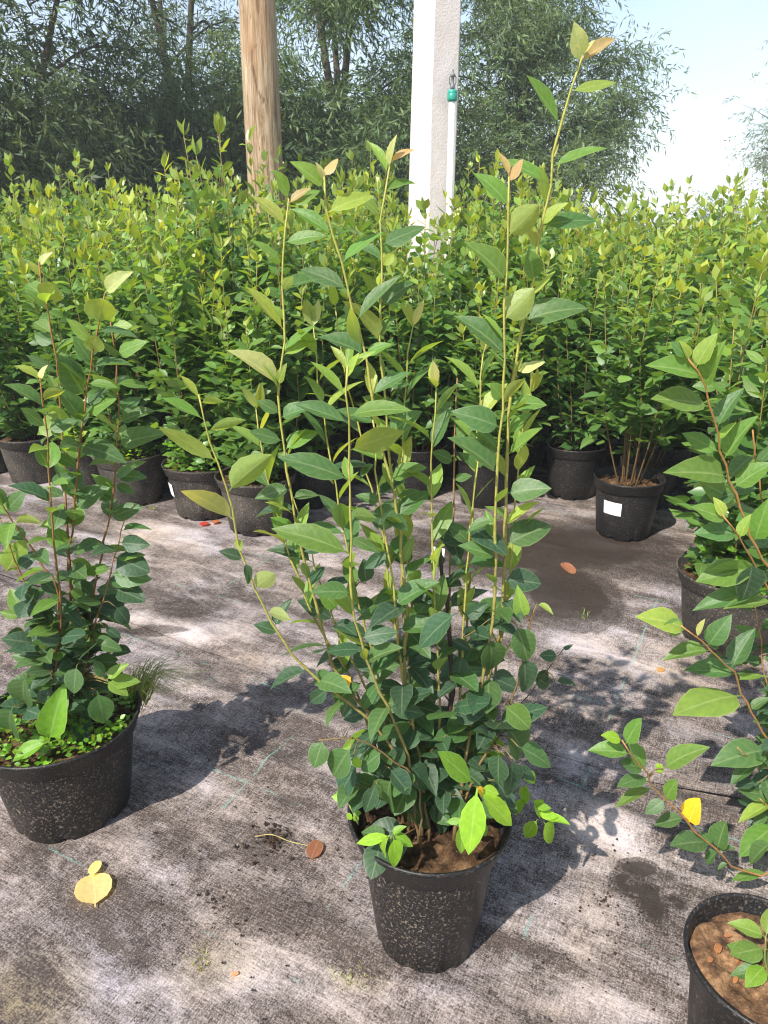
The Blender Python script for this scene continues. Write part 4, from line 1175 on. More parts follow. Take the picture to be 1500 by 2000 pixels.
def set_color(me, m):
    me.materials.append(m)
    return me


NEAR_T, FAR_T = [], []
for k in range(5):                                     # row-front shrubs: stems and up to 300 leaves as objects, the rest massed
    rs = np.random.default_rng(40 + k)
    stems, leaves = plant_plan(rs, 10, 1.0, 0.20, bare=0.05 if k != 4 else 0.20)
    sm = [set_color(stem_mesh(p, rs), M_STEM) for p in stems]
    order = rs.permutation(len(leaves))
    pick = set(order[:230].tolist())
    singles = [(lv, leaf_col(rs, lv[5], lv[6]), rs.integers(0, 7)) for i, lv in enumerate(leaves) if i in pick]
    rest = [lv for i, lv in enumerate(leaves) if i not in pick]
    NEAR_T.append((sm, singles, set_color(massed_leaves('foliage', rest, rs), M_LEAF_FAR)))
for k in range(9):
    rs = np.random.default_rng(80 + k)
    stems, leaves = plant_plan(rs, 10, 1.0, 0.20, bare=0.12)
    g_ = join_geo([tube_geo(p, np.linspace(.0032, .0012, len(p)), 5) for p in stems])
    t = np.repeat(np.concatenate([np.linspace(0, 1, len(p)) for p in stems]), 5)[:, None]
    cols = np.array((0.12, 0.065, 0.03)) * (1 - t) + np.array((0.30, 0.23, 0.06)) * t
    FAR_T.append((set_color(mesh_py('stems', g_[0], g_[1], True, cols), M_STEM), set_color(massed_leaves('foliage', leaves, rs), M_LEAF_FAR)))
print('leaves per near plant', len(NEAR_T[0][1]), 'far tris', sum(len(f[1].polygons) for f in FAR_T))


def near_plant(loc, rz, zs, ti, label, group=None, darker=False, xy=1.0, form='wide'):
    root = empty('potted_shrub', loc, rz)
    tag(root, label, 'shrub', group)
    add_pot(root, darker, form)
    sm, singles, rest = NEAR_T[ti]
    so = []
    for me in sm:
        o = link('stem', me, root)
        o.scale = (xy, xy, zs)
        so.append(o)
    f = link('foliage', rest, root)
    f.scale = (xy, xy, zs)
    tag(f, kind='stuff')
    zero = np.zeros(3)
    for (s, b, D, N, L, y, t), c, v in singles:
        kind = 'ovate' if t < .75 else 'lance'
        me = LEAF[kind][v]
        put_leaf(so[s], zero, b, D, N, L * 1.05, kind, c, 1.0, me)
    return root


def far_plant(loc, rz, zs, ti, label, group, xy=1.0):
    root = empty('potted_shrub', loc, rz)
    tag(root, label, 'shrub', group)
    p = link('pot', POTS[('mid', False)][0], root)
    st, fo = FAR_T[ti]
    a = link('stems', st, root); a.scale = (xy, xy, zs); tag(a, kind='stuff')
    b = link('foliage', fo, root); b.scale = (xy, xy, zs); tag(b, kind='stuff')
    return root


POLE_W = P(530, 380, 4.7)
POLE_C = P(838, 430, 4.05)
A0 = G(505, 1055)[:2] + np.array((0, 0.10))
SP = 0.31
NEAR_LABEL = {}
FRONT = {  # (row back, place along the row): own words for those one can tell apart
    (0, 0): 'shrub in the last dusty pot of the front row, beside the open fabric',
    (0, -1): 'shrub in a dusty pot with leafy green weeds spilling over its rim, front row',
    (0, -2): 'shrub in the front row pot next after the weed-filled pot',
    (0, -3): 'front row shrub whose pot carries pale lettuce-like weeds',
    (2, 4): 'shrub with bare lower stems in a clean black pot bearing a white label',
    (0, 5): 'shrub in a grey dusty pot full of light green weeds, behind the orange-stemmed shrub',
}
GAP = {(0, 1), (0, 2), (0, 3), (0, 4), (1, 1), (1, 2), (1, 3), (1, 4), (0, 6), (0, 7), (0, 8), (0, 9), (2, 3), (1, 5)}
rsb = np.random.default_rng(21)
SPECIAL = {}
n_near = n_far = 0
for j in range(0, 12):
    for i in range(-16, 16):
        if (j, i) in GAP: continue
        p = A0 + UX * (i * SP) + VX * (j * SP) + rsb.uniform(-.03, .03, 2)
        if j == 2 and i == 4: p = G(1228, 1062)[:2] + np.array((0, 0.08))
        if j == 0 and i == 5: p = G(1412, 1255)[:2]
        D = p[1]
        if D < 1.2 or D > 5.9: continue
        px, py = proj((p[0], p[1], 1.1))
        if px < -170 or px > 1670: continue
        if np.hypot(*(p - POLE_W[:2])) < 0.17 or np.hypot(*(p - POLE_C[:2])) < 0.19: continue
        h = rsb.choice((0.94, 1.02, 1.10, 1.17, 1.29), p=(.2, .25, .25, .2, .1)) + rsb.uniform(-.03, .03) + 0.022 * j + (0.05 if px < 500 else -0.10 if px > 760 else 0)
        if (j, i) == (2, 4): h = 1.0
        if (j, i) == (0, 5): h = 1.0
        rz = rsb.uniform(0, 6.28)
        near = (j, i) in FRONT or (j == 0 and i <= 0) or (j == 1 and i in (-1, 0)) or (j == 2 and i in (1, 2, 5)) or (j == 1 and i == 6) or (j == 3 and i == 3)
        if near:
            lab = FRONT.get((j, i))
            grp = 'shrubs packed in rows'
            if lab is None:
                lab = 'shrub standing at the open edge of the packed block'
            ti = 4 if (j, i) == (2, 4) else n_near % 4
            SPECIAL[(j, i)] = near_plant((p[0], p[1], 0.012), rz, h, ti, lab, grp, darker=(j, i) == (2, 4) or j > 0, form='mid' if j > 0 else 'wide')  # pots behind the front row take the blacker plastic as painted shade
            n_near += 1
        else:
            far_plant((p[0], p[1], 0.012), rz, h, n_far % 9, 'leafy green shrub deep inside the packed nursery block', 'shrubs packed in rows', xy=rsb.uniform(.95, 1.15))
            n_far += 1
print('near', n_near, 'far', n_far)

# white stickers on two pots
def sticker(root, az, z, w, h, form, name='label'):
    dm = POTS[(form, True)][2]
    RAD = lambda q: (dm[2] + (dm[1] - dm[2]) * q / (dm[3] - dm[4])) * 1.015
    V, Fc, n = [], [], 7
    for k in range(n):
        a = az + (k / (n - 1) - .5) * w / 0.098
        for zz in (z, z + h):
            r = RAD(zz) + 0.0012
            V.append((r * math.cos(a), r * math.sin(a), zz))
    for k in range(n - 1):
        q = 2 * k
        Fc.append((q, q + 2, q + 3, q + 1))
    o = link(name, mesh_py(name, V, Fc), root, M_PAPER)
    L = []
    for row in range(3):
        zz = z + h * (0.24 + 0.22 * row)
        pts = [(RAD(zz) + 0.0022, az + (s - .5) * w * (0.75 - .12 * row) / 0.098, zz) for s in np.linspace(0, 1, 5)]
        V, Fc = [], []
        for r, a, q in pts:
            V += [(r * math.cos(a), r * math.sin(a), q - .0007), (r * math.cos(a), r * math.sin(a), q + .0007)]
        Fc = [(2 * k, 2 * k + 2, 2 * k + 3, 2 * k + 1) for k in range(4)]
        L.append((V, Fc))
    V, Fc = join_geo(L)
    link('printed_line', mesh_py('printed_line', V, Fc), o, M_INK)
    return o


def face_cam(root, extra=0.0):
    return math.atan2(-root.location.y, -root.location.x) - root.rotation_euler.z + extra


if (2, 4) in SPECIAL:
    r = SPECIAL[(2, 4)]
    sticker(r, face_cam(r, -0.42), 0.098, 0.060, 0.048, 'mid')
if (0, -1) in SPECIAL:
    r = SPECIAL[(0, -1)]
    sticker(r, face_cam(r, -1.35), 0.09, 0.05, 0.05, 'wide')

# ================================================================== poles and the sprinkler riser
def wood_pole():
    n, seg = 60, 28
    V, Fc = [], []
    hgt = 4.6
    for i in range(n):
        z = -0.05 + (hgt + .05) * i / (n - 1)
        r = 0.112 - 0.006 * z
        cx = -0.012 * z + 0.014 * math.sin(z * 1.7 + 2.6); cy = 0.008 * math.sin(z * 1.4)
        for k in range(seg):
            th = 2 * math.pi * k / seg
            rr = r * (1 + 0.045 * mnoise.noise(Vector((math.cos(th) * 1.6, math.sin(th) * 1.6, z * 2.2))) + 0.018 * mnoise.noise(Vector((math.cos(th) * 6, math.sin(th) * 6, z * 4))))
            V.append((cx + rr * math.cos(th), cy + rr * math.sin(th), z))
    for i in range(n - 1):
        for k in range(seg):
            k2 = (k + 1) % seg
            Fc.append((i * seg + k, i * seg + k2, (i + 1) * seg + k2, (i + 1) * seg + k))
    Fc.append(tuple((n - 1) * seg + k for k in range(seg)))
    o = link('wooden_pole', mesh_py('wooden_pole', V, Fc), None, M_WOOD)
    o.location = (POLE_W[0], POLE_W[1], 0)
    return tag(o, 'round weathered wooden pole rising out of the packed shrubs', 'pole')


wood_pole()


def conc_pole():
    V, Fc = [], []
    hgt, n = 4.8, 16
    ch = 0.016
    for i in range(n):
        z = -0.05 + hgt * i / (n - 1)
        a = 0.094 - 0.0045 * z
        sec = [(a, -a + ch), (a, a - ch), (a - ch, a), (-a + ch, a), (-a, a - ch), (-a, -a + ch), (-a + ch, -a), (a - ch, -a)]
        V += [(x + 0.004 * mnoise.noise(Vector((x * 9, y * 9, z * 3))), y + 0.004 * mnoise.noise(Vector((x * 9 + 5, y * 9, z * 3))), z) for x, y in sec]
    for i in range(n - 1):
        for k in range(8):
            k2 = (k + 1) % 8
            Fc.append((i * 8 + k, i * 8 + k2, (i + 1) * 8 + k2, (i + 1) * 8 + k))
    Fc.append(tuple((n - 1) * 8 + k for k in range(8)))
    o = link('concrete_post', mesh_py('concrete_post', V, Fc, False), None, M_CONC)
    o.location = (POLE_C[0], POLE_C[1], 0)
    o.rotation_euler = (0, R(0.6), R(31))
    return tag(o, 'pale square concrete post beside the white sprinkler pipe', 'post')


conc_pole()

rp = P(877, 400, 3.92)
rroot = empty('sprinkler_riser', (rp[0], rp[1], 0))
tag(rroot, 'thin white sprinkler pipe with a green coupling and grey nozzle', 'pipe')
ztop = float(P(880, 190, 3.92)[2])
V, Fc = lathe_geo([(0.0145, -0.02), (0.0145, ztop), (0.012, ztop + .001)], 16)
link('pipe', mesh_py('pipe', V, Fc), rroot, M_WHITE)
V, Fc = lathe_geo([(0.012, ztop - .018), (0.021, ztop - .016), (0.023, ztop - .010), (0.023, ztop + .012), (0.0215, ztop + .014), (0.0225, ztop + .017), (0.0215, ztop + .028), (0.012, ztop + .032), (0.001, ztop + .033)], 18)
link('coupling', mesh_py('coupling', V, Fc), rroot, M_TEAL)
nz = ztop + .032
parts = [lathe_geo([(0.006, nz), (0.011, nz + .002), (0.011, nz + .016), (0.007, nz + .020), (0.007, nz + .050), (0.012, nz + .053), (0.012, nz + .063), (0.005, nz + .066), (0.0045, nz + .082), (0.001, nz + .083)], 14),
         tube_geo([(0.008, 0, nz + .012), (0.015, 0, nz + .030), (0.015, 0, nz + .050), (0.008, 0, nz + .060)], [.0028] * 4, 6),
         tube_geo([(-0.008, 0, nz + .012), (-0.015, 0, nz + .030), (-0.015, 0, nz + .050), (-0.008, 0, nz + .060)], [.0028] * 4, 6)]
V, Fc = join_geo(parts)
link('nozzle', mesh_py('nozzle', V, Fc), rroot, M_GREY)

# ================================================================== trees behind the nursery
def tree(name, label, loc, height, rad, seed, n_spray, leafL=0.085, dens=14, col=(0.050, 0.085, 0.030), low=0.05, droop=0.9, trunk_r=0.10, lean=(0, 0), cat='tree', group=None, forks=3, top_open=0.0):
    rs = np.random.default_rng(seed)
    root = empty(name, loc)
    tag(root, label, cat, group)
    # skeleton
    geo, tips = [], []
    trunk_top = np.array((lean[0], lean[1], height * 0.42))
    for f in range(forks):
        az = 6.28 * (f + rs.uniform(-.25, .25)) / forks
        out = rad * rs.uniform(.25, .6)
        end = np.array((lean[0] + out * math.cos(az), lean[1] + out * math.sin(az), height * rs.uniform(.75, .98)))
        base = np.array((rs.normal(0, trunk_r * .5), rs.normal(0, trunk_r * .5), -0.1))
        path = catmull([base, base * .3 + trunk_top * .45 + rs.normal(0, .08, 3), trunk_top * .5 + (base + end) * .25 + rs.normal(0, .1, 3), end], 16)
        geo.append(tube_geo(path, np.linspace(trunk_r, trunk_r * .16, 16), 7))
        for b in range(11):
            j = int(rs.uniform(3, 15.9))
            a2 = rs.uniform(0, 6.28)
            ln = rad * rs.uniform(.45, 1.0) * (1.05 - .45 * j / 16)
            e2 = path[j] + np.array((math.cos(a2) * ln, math.sin(a2) * ln, ln * rs.uniform(.15, .8)))
            bp = catmull([path[j], (path[j] + e2) / 2 + np.array((0, 0, .15 * ln)) + rs.normal(0, .06, 3), e2], 9)
            geo.append(tube_geo(bp, np.linspace(trunk_r * .28, .006, 9), 5))
            tips.append(bp)
            for c in range(4):
                q = int(rs.uniform(2, 8.9))
                a3 = a2 + rs.uniform(-1.3, 1.3)
                l3 = ln * rs.uniform(.3, .6)
                e3 = bp[q] + np.array((math.cos(a3) * l3, math.sin(a3) * l3, l3 * rs.uniform(-.2, .6)))
                sp = catmull([bp[q], (bp[q] + e3) / 2 + rs.normal(0, .04, 3), e3], 6)
                geo.append(tube_geo(sp, np.linspace(.008, .003, 6), 4))
                tips.append(sp)
    V, Fc = join_geo(geo)
    link('trunk', mesh_py('trunk', V, Fc), root, M_BARK)
    # sprays of narrow leaves hung along the branches
    pts = np.concatenate(tips)
    n = n_spray
    o = pts[rs.integers(0, len(pts), n)] + rs.normal(0, 0.10 * rad, (n, 3))
    o[:, 2] = np.maximum(o[:, 2], low + 0.25 * rs.random(n))
    # the lower skirt, so that the foot of the tree is leafy too
    k = int(n * .18)
    az = rs.uniform(0, 6.28, k); rr = rad * .85 * np.sqrt(rs.random(k))
    o[:k] = np.stack([lean[0] * .4 + rr * np.cos(az), lean[1] * .4 + rr * np.sin(az), low + rs.random(k) * height * .42], 1)
    a = rs.uniform(0, 6.28, n)
    d0 = np.stack([np.cos(a), np.sin(a), rs.uniform(-.6, .7, n)], 1)
    ln = rs.uniform(.22, .55, n)
    tt = np.tile(np.linspace(0.05, 1, dens), (n, 1)) + rs.normal(0, .02, (n, dens))
    base = o[:, None] + d0[:, None] * (ln[:, None] * tt)[..., None]
    base[..., 2] -= droop * (ln[:, None] * tt) ** 2
    tang = d0[:, None] - np.array((0, 0, 1.0)) * (2 * droop * ln[:, None] * tt)[..., None]
    tang = tang / np.linalg.norm(tang, axis=-1, keepdims=True)
    side = np.cross(tang, rs.normal(0, 1, (n, dens, 3)))
    side /= np.linalg.norm(side, axis=-1, keepdims=True)
    D = tang * .75 + side * .65 + np.array((0, 0, -.25))
    D /= np.linalg.norm(D, axis=-1, keepdims=True)
    Nn = rs.normal(0, 1, (n, dens, 3)) + np.array((-.3, -.5, .9))
    X = np.cross(D, Nn); X /= np.linalg.norm(X, axis=-1, keepdims=True)
    L = leafL * rs.uniform(.6, 1.2, (n, dens, 1))
    W = L * rs.uniform(.075, .11, (n, dens, 1))
    q = np.stack([base, base + D * L * .45 + X * W, base + D * L, base + D * L * .45 - X * W], 2).reshape(-1, 3)
    cl = np.array(col) * rs.uniform(.65, 1.5, (n, 1, 1)) * rs.uniform(.85, 1.15, (n, dens, 1))
    cl = np.repeat(cl.reshape(-1, 3), 4, axis=0)
    polys = np.arange(len(q)).reshape(-1, 4)
    cr = link('crown', mesh_np('crown', q, polys, cl), root, M_WILLOW)
    tag(cr, kind='stuff')
    return root


def at(px, D, z=0.0):
    v = ray(px, 446)
    return (v[0] * D / v[1], D, z)


WG = 'willows behind the nursery'  # crowns paled and blued, distance haze put into the leaf colours
tree('willow_tree', 'dark dense willow with long narrow leaves hanging over the block', at(40, 8.2), 5.2, 1.9, 1, 5600, .11, 12, (0.053, 0.087, 0.042), group=WG, trunk_r=.07)
tree('willow_tree', 'airy willow with a forked trunk and sky showing through its crown', at(372, 11.5), 6.4, 1.9, 2, 3000, .105, 11, (0.109, 0.165, 0.081), group=WG, low=.4, trunk_r=.085)
tree('willow_tree', 'bushy willow filling the space between the two poles', at(670, 10.0), 6.0, 1.6, 3, 7600, .105, 12, (0.074, 0.123, 0.049), group=WG, trunk_r=.08)
tree('willow_tree', 'pale green willow spreading a wispy side branch towards open sky', at(1015, 11.5), 6.6, 1.75, 4, 9500, .105, 12, (0.124, 0.183, 0.081), group=WG, trunk_r=.08)
tree('willow_tree', 'faint bluish willow standing apart beyond the gap of sky', at(1590, 17.0), 7.0, 1.5, 5, 3600, .12, 11, (0.116, 0.158, 0.105), group=WG, low=.8, trunk_r=.08)
tree('willow_shrub', 'low dark willow shrub at the foot of the forked willow', at(290, 9.8), 2.5, 1.2, 6, 3600, .10, 12, (0.068, 0.120, 0.045), cat='shrub', trunk_r=.03, forks=4)
tree('willow_shrub', 'low green willow shrub behind the wooden pole', at(500, 10.6), 2.8, 1.2, 7, 3200, .10, 12, (0.096, 0.158, 0.056), cat='shrub', trunk_r=.03, forks=4)
tree('willow_shrub', 'low willow shrub behind the concrete post', at(850, 10.2), 2.5, 1.1, 8, 3200, .10, 12, (0.085, 0.138, 0.056), cat='shrub', trunk_r=.03, forks=4)
tree('rounded_bush', 'small rounded light green bush out in the dry field', at(1412, 15.0), 1.5, .55, 9, 1500, .09, 12, (0.132, 0.195, 0.081), cat='bush', trunk_r=.03, forks=4, low=.1, droop=.3)
tree('far_bush', 'dark distant bush seen beneath the forked willow crown', at(300, 24), 3.2, 2.6, 10, 3400, .18, 11, (0.071, 0.117, 0.052), cat='bush', trunk_r=.05, forks=4)
tree('far_bush', 'dark distant bush seen between the poles', at(620, 26), 4.0, 3.0, 12, 3600, .18, 11, (0.065, 0.105, 0.049), cat='bush', trunk_r=.05, forks=4)
tree('far_bush', 'dark distant bush beyond the dense dark willow', at(60, 22), 3.6, 2.6, 13, 3200, .18, 11, (0.065, 0.105, 0.049), cat='bush', trunk_r=.05, forks=4)

# ================================================================== weeds
def weed(label, base, leaves, col='w', cat='weed', stem=True, name='weed'):
    """leaves: (tip dx, dy, dz, length scale, kind) from the base"""
    root = empty(name, base)
    tag(root, label, cat)
    for (b, D, N, L, kind, c) in leaves:
        o = put_leaf(root, np.zeros(3), b, D, N, L, kind, jit(CMAP[c]))
    return root


def px_weed(label, base_px, d, specs, name='weed', col='w', stem_px=None):
    """specs: (base px, base py, tip px, tip py, w, colour, depth offset)"""
    b0 = P(*base_px, d)
    root = empty(name, tuple(b0))
    tag(root, label, 'weed')
    if stem_px:
        pts = [P(x, y, dd) - b0 for x, y, dd in stem_px]
        path = catmull(pts, 12)
        stem_obj(root, np.zeros(3), path, .0016, .0009, (0.20, 0.30, 0.05), (0.22, 0.22, 0.06))
    for (bx, by, tx, ty, w, c, off) in specs:
        base = P(bx, by, d + off)
        L = math.hypot(tx - bx, ty - by) * d / F
        tip = P(tx, ty, d + off - random.uniform(-.1, .5) * L)
        D = tip - base
        kind = 'lance' if w < .42 else 'ovate'
        wr = WR[kind]
        roll = math.acos(min(1, w / wr))
        X, Y, Z = frame(D, CAM - base)
        cs = [math.cos(roll) * Z + s * math.sin(roll) * X for s in (1, -1)]
        N = max(cs, key=lambda q: q[2])
        put_leaf(root, b0, base, D, N, np.linalg.norm(D) * 1.03, kind, jit(CMAP[c], .08), max(1, w / wr))
    return root


df = DC - .080
px_weed('lance-leaved lime weed at the foot of the tall shrub', (930, 1640), df, [
    (932, 1540, 915, 1670, .40, 'i', -.02), (936, 1545, 1000, 1612, .38, 'i', -.01), (925, 1530, 862, 1470, .36, 'w', -.02), (940, 1538, 975, 1552, .6, 'i', 0), (905, 1600, 900, 1668, .4, 'w', -.01), (930, 1535, 948, 1556, .5, 'o', -.01),
    (870, 1606, 905, 1602, .4, 'w', -.01), (940, 1600, 948, 1635, .4, 'w', .01)], stem_px=[(930, 1645, df), (928, 1600, df - .01), (933, 1540, df - .015)])
px_weed('three-leaved lime seedling at the front rim inside the tall shrub pot', (760, 1660), df - .02, [
    (762, 1632, 697, 1645, .34, 'i', 0), (760, 1632, 738, 1676, .42, 'i', -.01), (768, 1634, 778, 1697, .5, 'i', -.01), (768, 1630, 808, 1648, .5, 'w', .01), (765, 1630, 790, 1612, .5, 'w', .01)], stem_px=[(764, 1668, df - .02), (764, 1632, df - .02)])
px_weed('toothed lime weed trailing over the rim of the tall shrub pot', (1000, 1600), DC - .0, [
    (1022, 1500, 1048, 1535, .6, 'w', 0), (1030, 1530, 1020, 1575, .55, 'w', 0), (1040, 1560, 1068, 1600, .5, 'i', 0), (1050, 1590, 1090, 1590, .5, 'i', 0), (1060, 1598, 1112, 1602, .42, 'i', 0), (1062, 1605, 1090, 1648, .5, 'i', 0),
    (1050, 1600, 1022, 1640, .6, 'w', 0), (1030, 1560, 1000, 1590, .5, 'w', 0), (1045, 1575, 1075, 1575, .5, 'w', 0)], stem_px=[(985, 1620, DC), (1010, 1540, DC), (1030, 1545, DC), (1062, 1603, DC)])
px_weed('tiny clover-like sprig at the rim beside the tall shrub pot', (690, 1575), DC - .02, [
    (690, 1590, 700, 1605, .8, 'i', 0), (688, 1590, 676, 1600, .8, 'i', 0), (690, 1588, 705, 1588, .8, 'w', 0), (688, 1560, 660, 1548, .7, 'w', .02), (680, 1560, 650, 1556, .7, 'i', .02)], stem_px=[(700, 1610, DC - .02), (690, 1588, DC - .02), (672, 1553, DC)])
dl = DL - .09
px_weed('broad spoon-leaved lime weed in the chickweed pot', (100, 1465), dl, [
    (96, 1448, 112, 1358, .58, 'w', 0), (92, 1450, 20, 1480, .5, 'w', -.01), (100, 1450, 60, 1440, .4, 'w', .02)], stem_px=[(98, 1470, dl), (96, 1448, dl)])


def groundcover(name, label, centre, rad, z, n, lsize, cols, seed, hgt=.02, sector=None):
    rs = np.random.default_rng(seed)
    lv = []
    V, C = [], []
    for k in range(n):
        a = rs.uniform(*(sector or (0, 6.28))); r = rad * math.sqrt(rs.random())
        b = np.array((r * math.cos(a), r * math.sin(a), z + rs.random() * hgt))
        D = np.array((rs.normal(), rs.normal(), rs.uniform(-.1, .5)))
        X, Y, Z = frame(D, np.array((0, 0, 1)) + rs.normal(0, .35, 3))
        L = lsize * rs.uniform(.6, 1.3)
        V.append(LQ_V * np.array((1.3, 1, 1)) @ (np.stack([X, Y, Z]) * L) + b)
        c = np.array(cols[rs.integers(0, len(cols))]) * rs.uniform(.75, 1.2)
        C.append(np.tile(c, (8, 1)))
    Fq = (LQ_F[None] + (np.arange(n) * 8)[:, None, None]).reshape(-1, 3)
    me = mesh_np(name, np.concatenate(V), Fq, np.concatenate(C), True)
    o = link(name, me, None, M_LEAF_FAR)
    o.location = centre
    return tag(o, label, 'weeds', None, 'stuff')


gc = [C_LIME, C_WEED, C_WEED, (0.20, 0.30, 0.03)]
groundcover('chickweed', 'lime chickweed carpeting the soil of the bushy shrub pot', tuple(c1[:2]) + (0.004,),   .134, SOIL_OF['wide'], 900, .013, gc, 1, .035)
if (0, -1) in SPECIAL:
    q = SPECIAL[(0, -1)].location
    groundcover('weeds', 'leafy green weeds filling a front row pot to overflowing', tuple(q), .125, SOIL_OF['wide'], 420, .028, [C_WEED, C_GREEN, C_LIGHT], 2, .12)
if (0, -3) in SPECIAL:
    q = SPECIAL[(0, -3)].location
    groundcover('weeds', 'pale lettuce-like weeds standing in a front row pot', tuple(q), .12, SOIL_OF['wide'], 130, .05, [C_LIME, C_YG, C_LIGHT], 3, .13)
if (0, 5) in SPECIAL:
    q = SPECIAL[(0, 5)].location
    groundcover('weeds', 'light green weeds filling the grey dusty pot', tuple(q), .115, SOIL_OF['wide'], 420, .026, [C_LIGHT, C_YG, C_WEED], 4, .13)
if (0, 0) in SPECIAL:
    q = SPECIAL[(0, 0)].location
    groundcover('weeds', 'lime chickweed in the last pot of the front row', tuple(q), .10, SOIL_OF['wide'], 260, .018, gc, 5, .05)
if (0, -2) in SPECIAL:
    q = SPECIAL[(0, -2)].location
    groundcover('weeds', 'lime weeds in the pot next after the weed-filled one', tuple(q), .10, SOIL_OF['wide'], 220, .02, gc, 6, .05)


def grass_tuft(label, loc, n, L, seed, lean=(0, 0), col=(0.17, 0.24, 0.05)):
    rs = np.random.default_rng(seed)
    V, Fc, C = [], [], []
    for k in range(n):
        a = rs.uniform(0, 6.28)
        b = np.array((rs.normal(0, .012), rs.normal(0, .012), 0))
        l = L * rs.uniform(.5, 1.1)
        out = np.array((math.cos(a) * .5 + lean[0], math.sin(a) * .5 + lean[1], 0)) * l
        p = catmull([b, b + out * .4 + np.array((0, 0, l * .55)), b + out + np.array((0, 0, l * rs.uniform(.2, .6)))], 6)
        s = np.array((-math.sin(a), math.cos(a), 0)) * .0012
        o = len(V)
        for i, q in enumerate(p):
            w = 1 - i / 5.5
            V += [q - s * w, q + s * w]
        Fc += [(o + 2 * i, o + 2 * i + 1, o + 2 * i + 3, o + 2 * i + 2) for i in range(5)]
        C += [np.array(col) * rs.uniform(.7, 1.4)] * 12
    me = mesh_py('grass_tuft', V, Fc, True, np.array(C))
    o = link('grass_tuft', me, None, M_LEAF_FAR)
    o.location = loc
    return tag(o, label, 'grass')


qq = G(262, 1330, .19)
grass_tuft('tangle of yellow-green grass hanging off the bushy shrub pot', tuple(np.array((c1[0] + .115, c1[1] + .085, SOIL_OF['wide']))), 190, .13, 1, (.60, .05), (0.26, 0.30, 0.06))
q = G(1140, 1215)
grass_tuft('small grass sprig growing from the damp soil patch', (q[0], q[1], .008), 16, .04, 2)
q = G(690, 1915)
grass_tuft('short yellowish moss sprig on the fabric below the tall shrub pot', (q[0], q[1], .006), 26, .016, 3, (0, 0), (0.35, 0.36, 0.08))
q = G(395, 1880)
grass_tuft('short yellowish sprig on the fabric away from the pots', (q[0], q[1], .006), 22, .016, 4, (0, 0), (0.33, 0.31, 0.10))
q = G(300, 1000)
grass_tuft('small yellow sprig at the foot of the weed-filled pot', (q[0], q[1], .010), 24, .03, 5, (0, 0), (0.36, 0.36, 0.10))

# ================================================================== bare-soil pot with a seedling
spot = (0.492, 0.680, 0.004)
sroot = empty('potted_seedling', spot)
tag(sroot, 'black pot of bare brown soil with a small seedling', 'potted plant')
add_pot(sroot, True, 'low')
SOIL_Z = SOIL_OF['low']
sd = spot[1]
o_ = np.array(spot)
st = catmull([np.array((.005, -.02, SOIL_Z - .01)), np.array((-.01, -.012, SOIL_Z + .03)), np.array((-.018, -.012, SOIL_Z + .075))], 10)
so_ = stem_obj(sroot, np.zeros(3), st, .002, .001, (0.25, 0.24, 0.07), (0.2, 0.12, 0.05))
for k, (j, dx, dy, dz, L, c) in enumerate([(9, -.8, .2, .35, .045, 'l'), (9, .4, .6, .6, .04, 'l'), (7, -.9, -.2, .1, .05, 'g'), (7, .5, -.7, .2, .045, 'g'), (5, -.7, .5, .0, .045, 'g'), (4, -.8, -.5, -.1, .04, 'w'), (3, .5, .6, .0, .045, 'g'), (3, -.9, .1, -.1, .045, 'm')]):
    put_leaf(so_, np.zeros(3), st[j], (dx, dy, dz), (-.2, -.2, 1), L, 'ovate', jit(CMAP[c]))
rs = random.Random(4)
for k in range(7):
    a, r = rs.uniform(2.0, 4.6), rs.uniform(.03, .075)
    me = leaf_mesh('wood_chip', .5, .4, .4, .2, .3, .1, .1)
    me.materials.append(M_LEAF)
    put_leaf(sroot, np.zeros(3), (r * math.cos(a), r * math.sin(a), SOIL_Z + .006), (rs.uniform(-1, 1), rs.uniform(-1, 1), .1), (0, 0, 1), .016 * rs.uniform(.6, 1.3), 'ovate', (0.34, 0.16, 0.07), 1, me, 'wood_chip')

# ================================================================== fallen leaves and litter
def fallen(label, bx, by, tx, ty, w, col, kind='round', z=.012, cup=None):
    b, t = G(bx, by, z), G(tx, ty, z)
    L = float(np.linalg.norm(t - b))
    me = cup or leaf_mesh('fallen_leaf', w, .5, .5, .03, .10, -.06, .06)
    if not me.materials: me.materials.append(M_LEAF)
    root = bpy.data.objects.new('fallen_leaf', me)
    COL.objects.link(root)
    X, Y, Z = frame(t - b, (0.05, -0.05, 1))
    root.matrix_basis = Matrix(((X[0] * L, Y[0] * L, Z[0] * L, b[0]), (X[1] * L, Y[1] * L, Z[1] * L, b[1]), (X[2] * L, Y[2] * L, Z[2] * L, z), (0, 0, 0, 1)))
    root.color = (*col, 1)
    return tag(root, label, 'fallen leaf', 'fallen leaves on the fabric')


fallen('round yellow fallen leaf lying flat on the open fabric', 186, 1772, 180, 1706, .82, (0.60, 0.54, 0.24))
fallen('narrow pale yellow fallen leaf with a hole, tip on the round one', 175, 1712, 194, 1680, .55, (0.66, 0.62, 0.24), z=.018)
fallen('curled brown fallen leaf near the rim of the tall shrub pot', 606, 1680, 622, 1640, .62, (0.25, 0.11, 0.06), z=.014)
fallen('tan triangular fallen leaf on the silt behind the tall shrub', 1140, 1316, 1122, 1298, .9, (0.58, 0.37, 0.16), z=.010)
fallen('orange-brown fallen leaf on the damp dark soil', 1098, 1096, 1120, 1120, .45, (0.36, 0.16, 0.09), z=.016)
fallen('small red fallen leaf at the foot of the weed-filled pot', 388, 1026, 408, 1020, .7, (0.40, 0.05, 0.03), z=.02)
fallen('small rusty fallen leaf next to the small red one', 412, 1022, 428, 1016, .6, (0.40, 0.14, 0.06), z=.02)
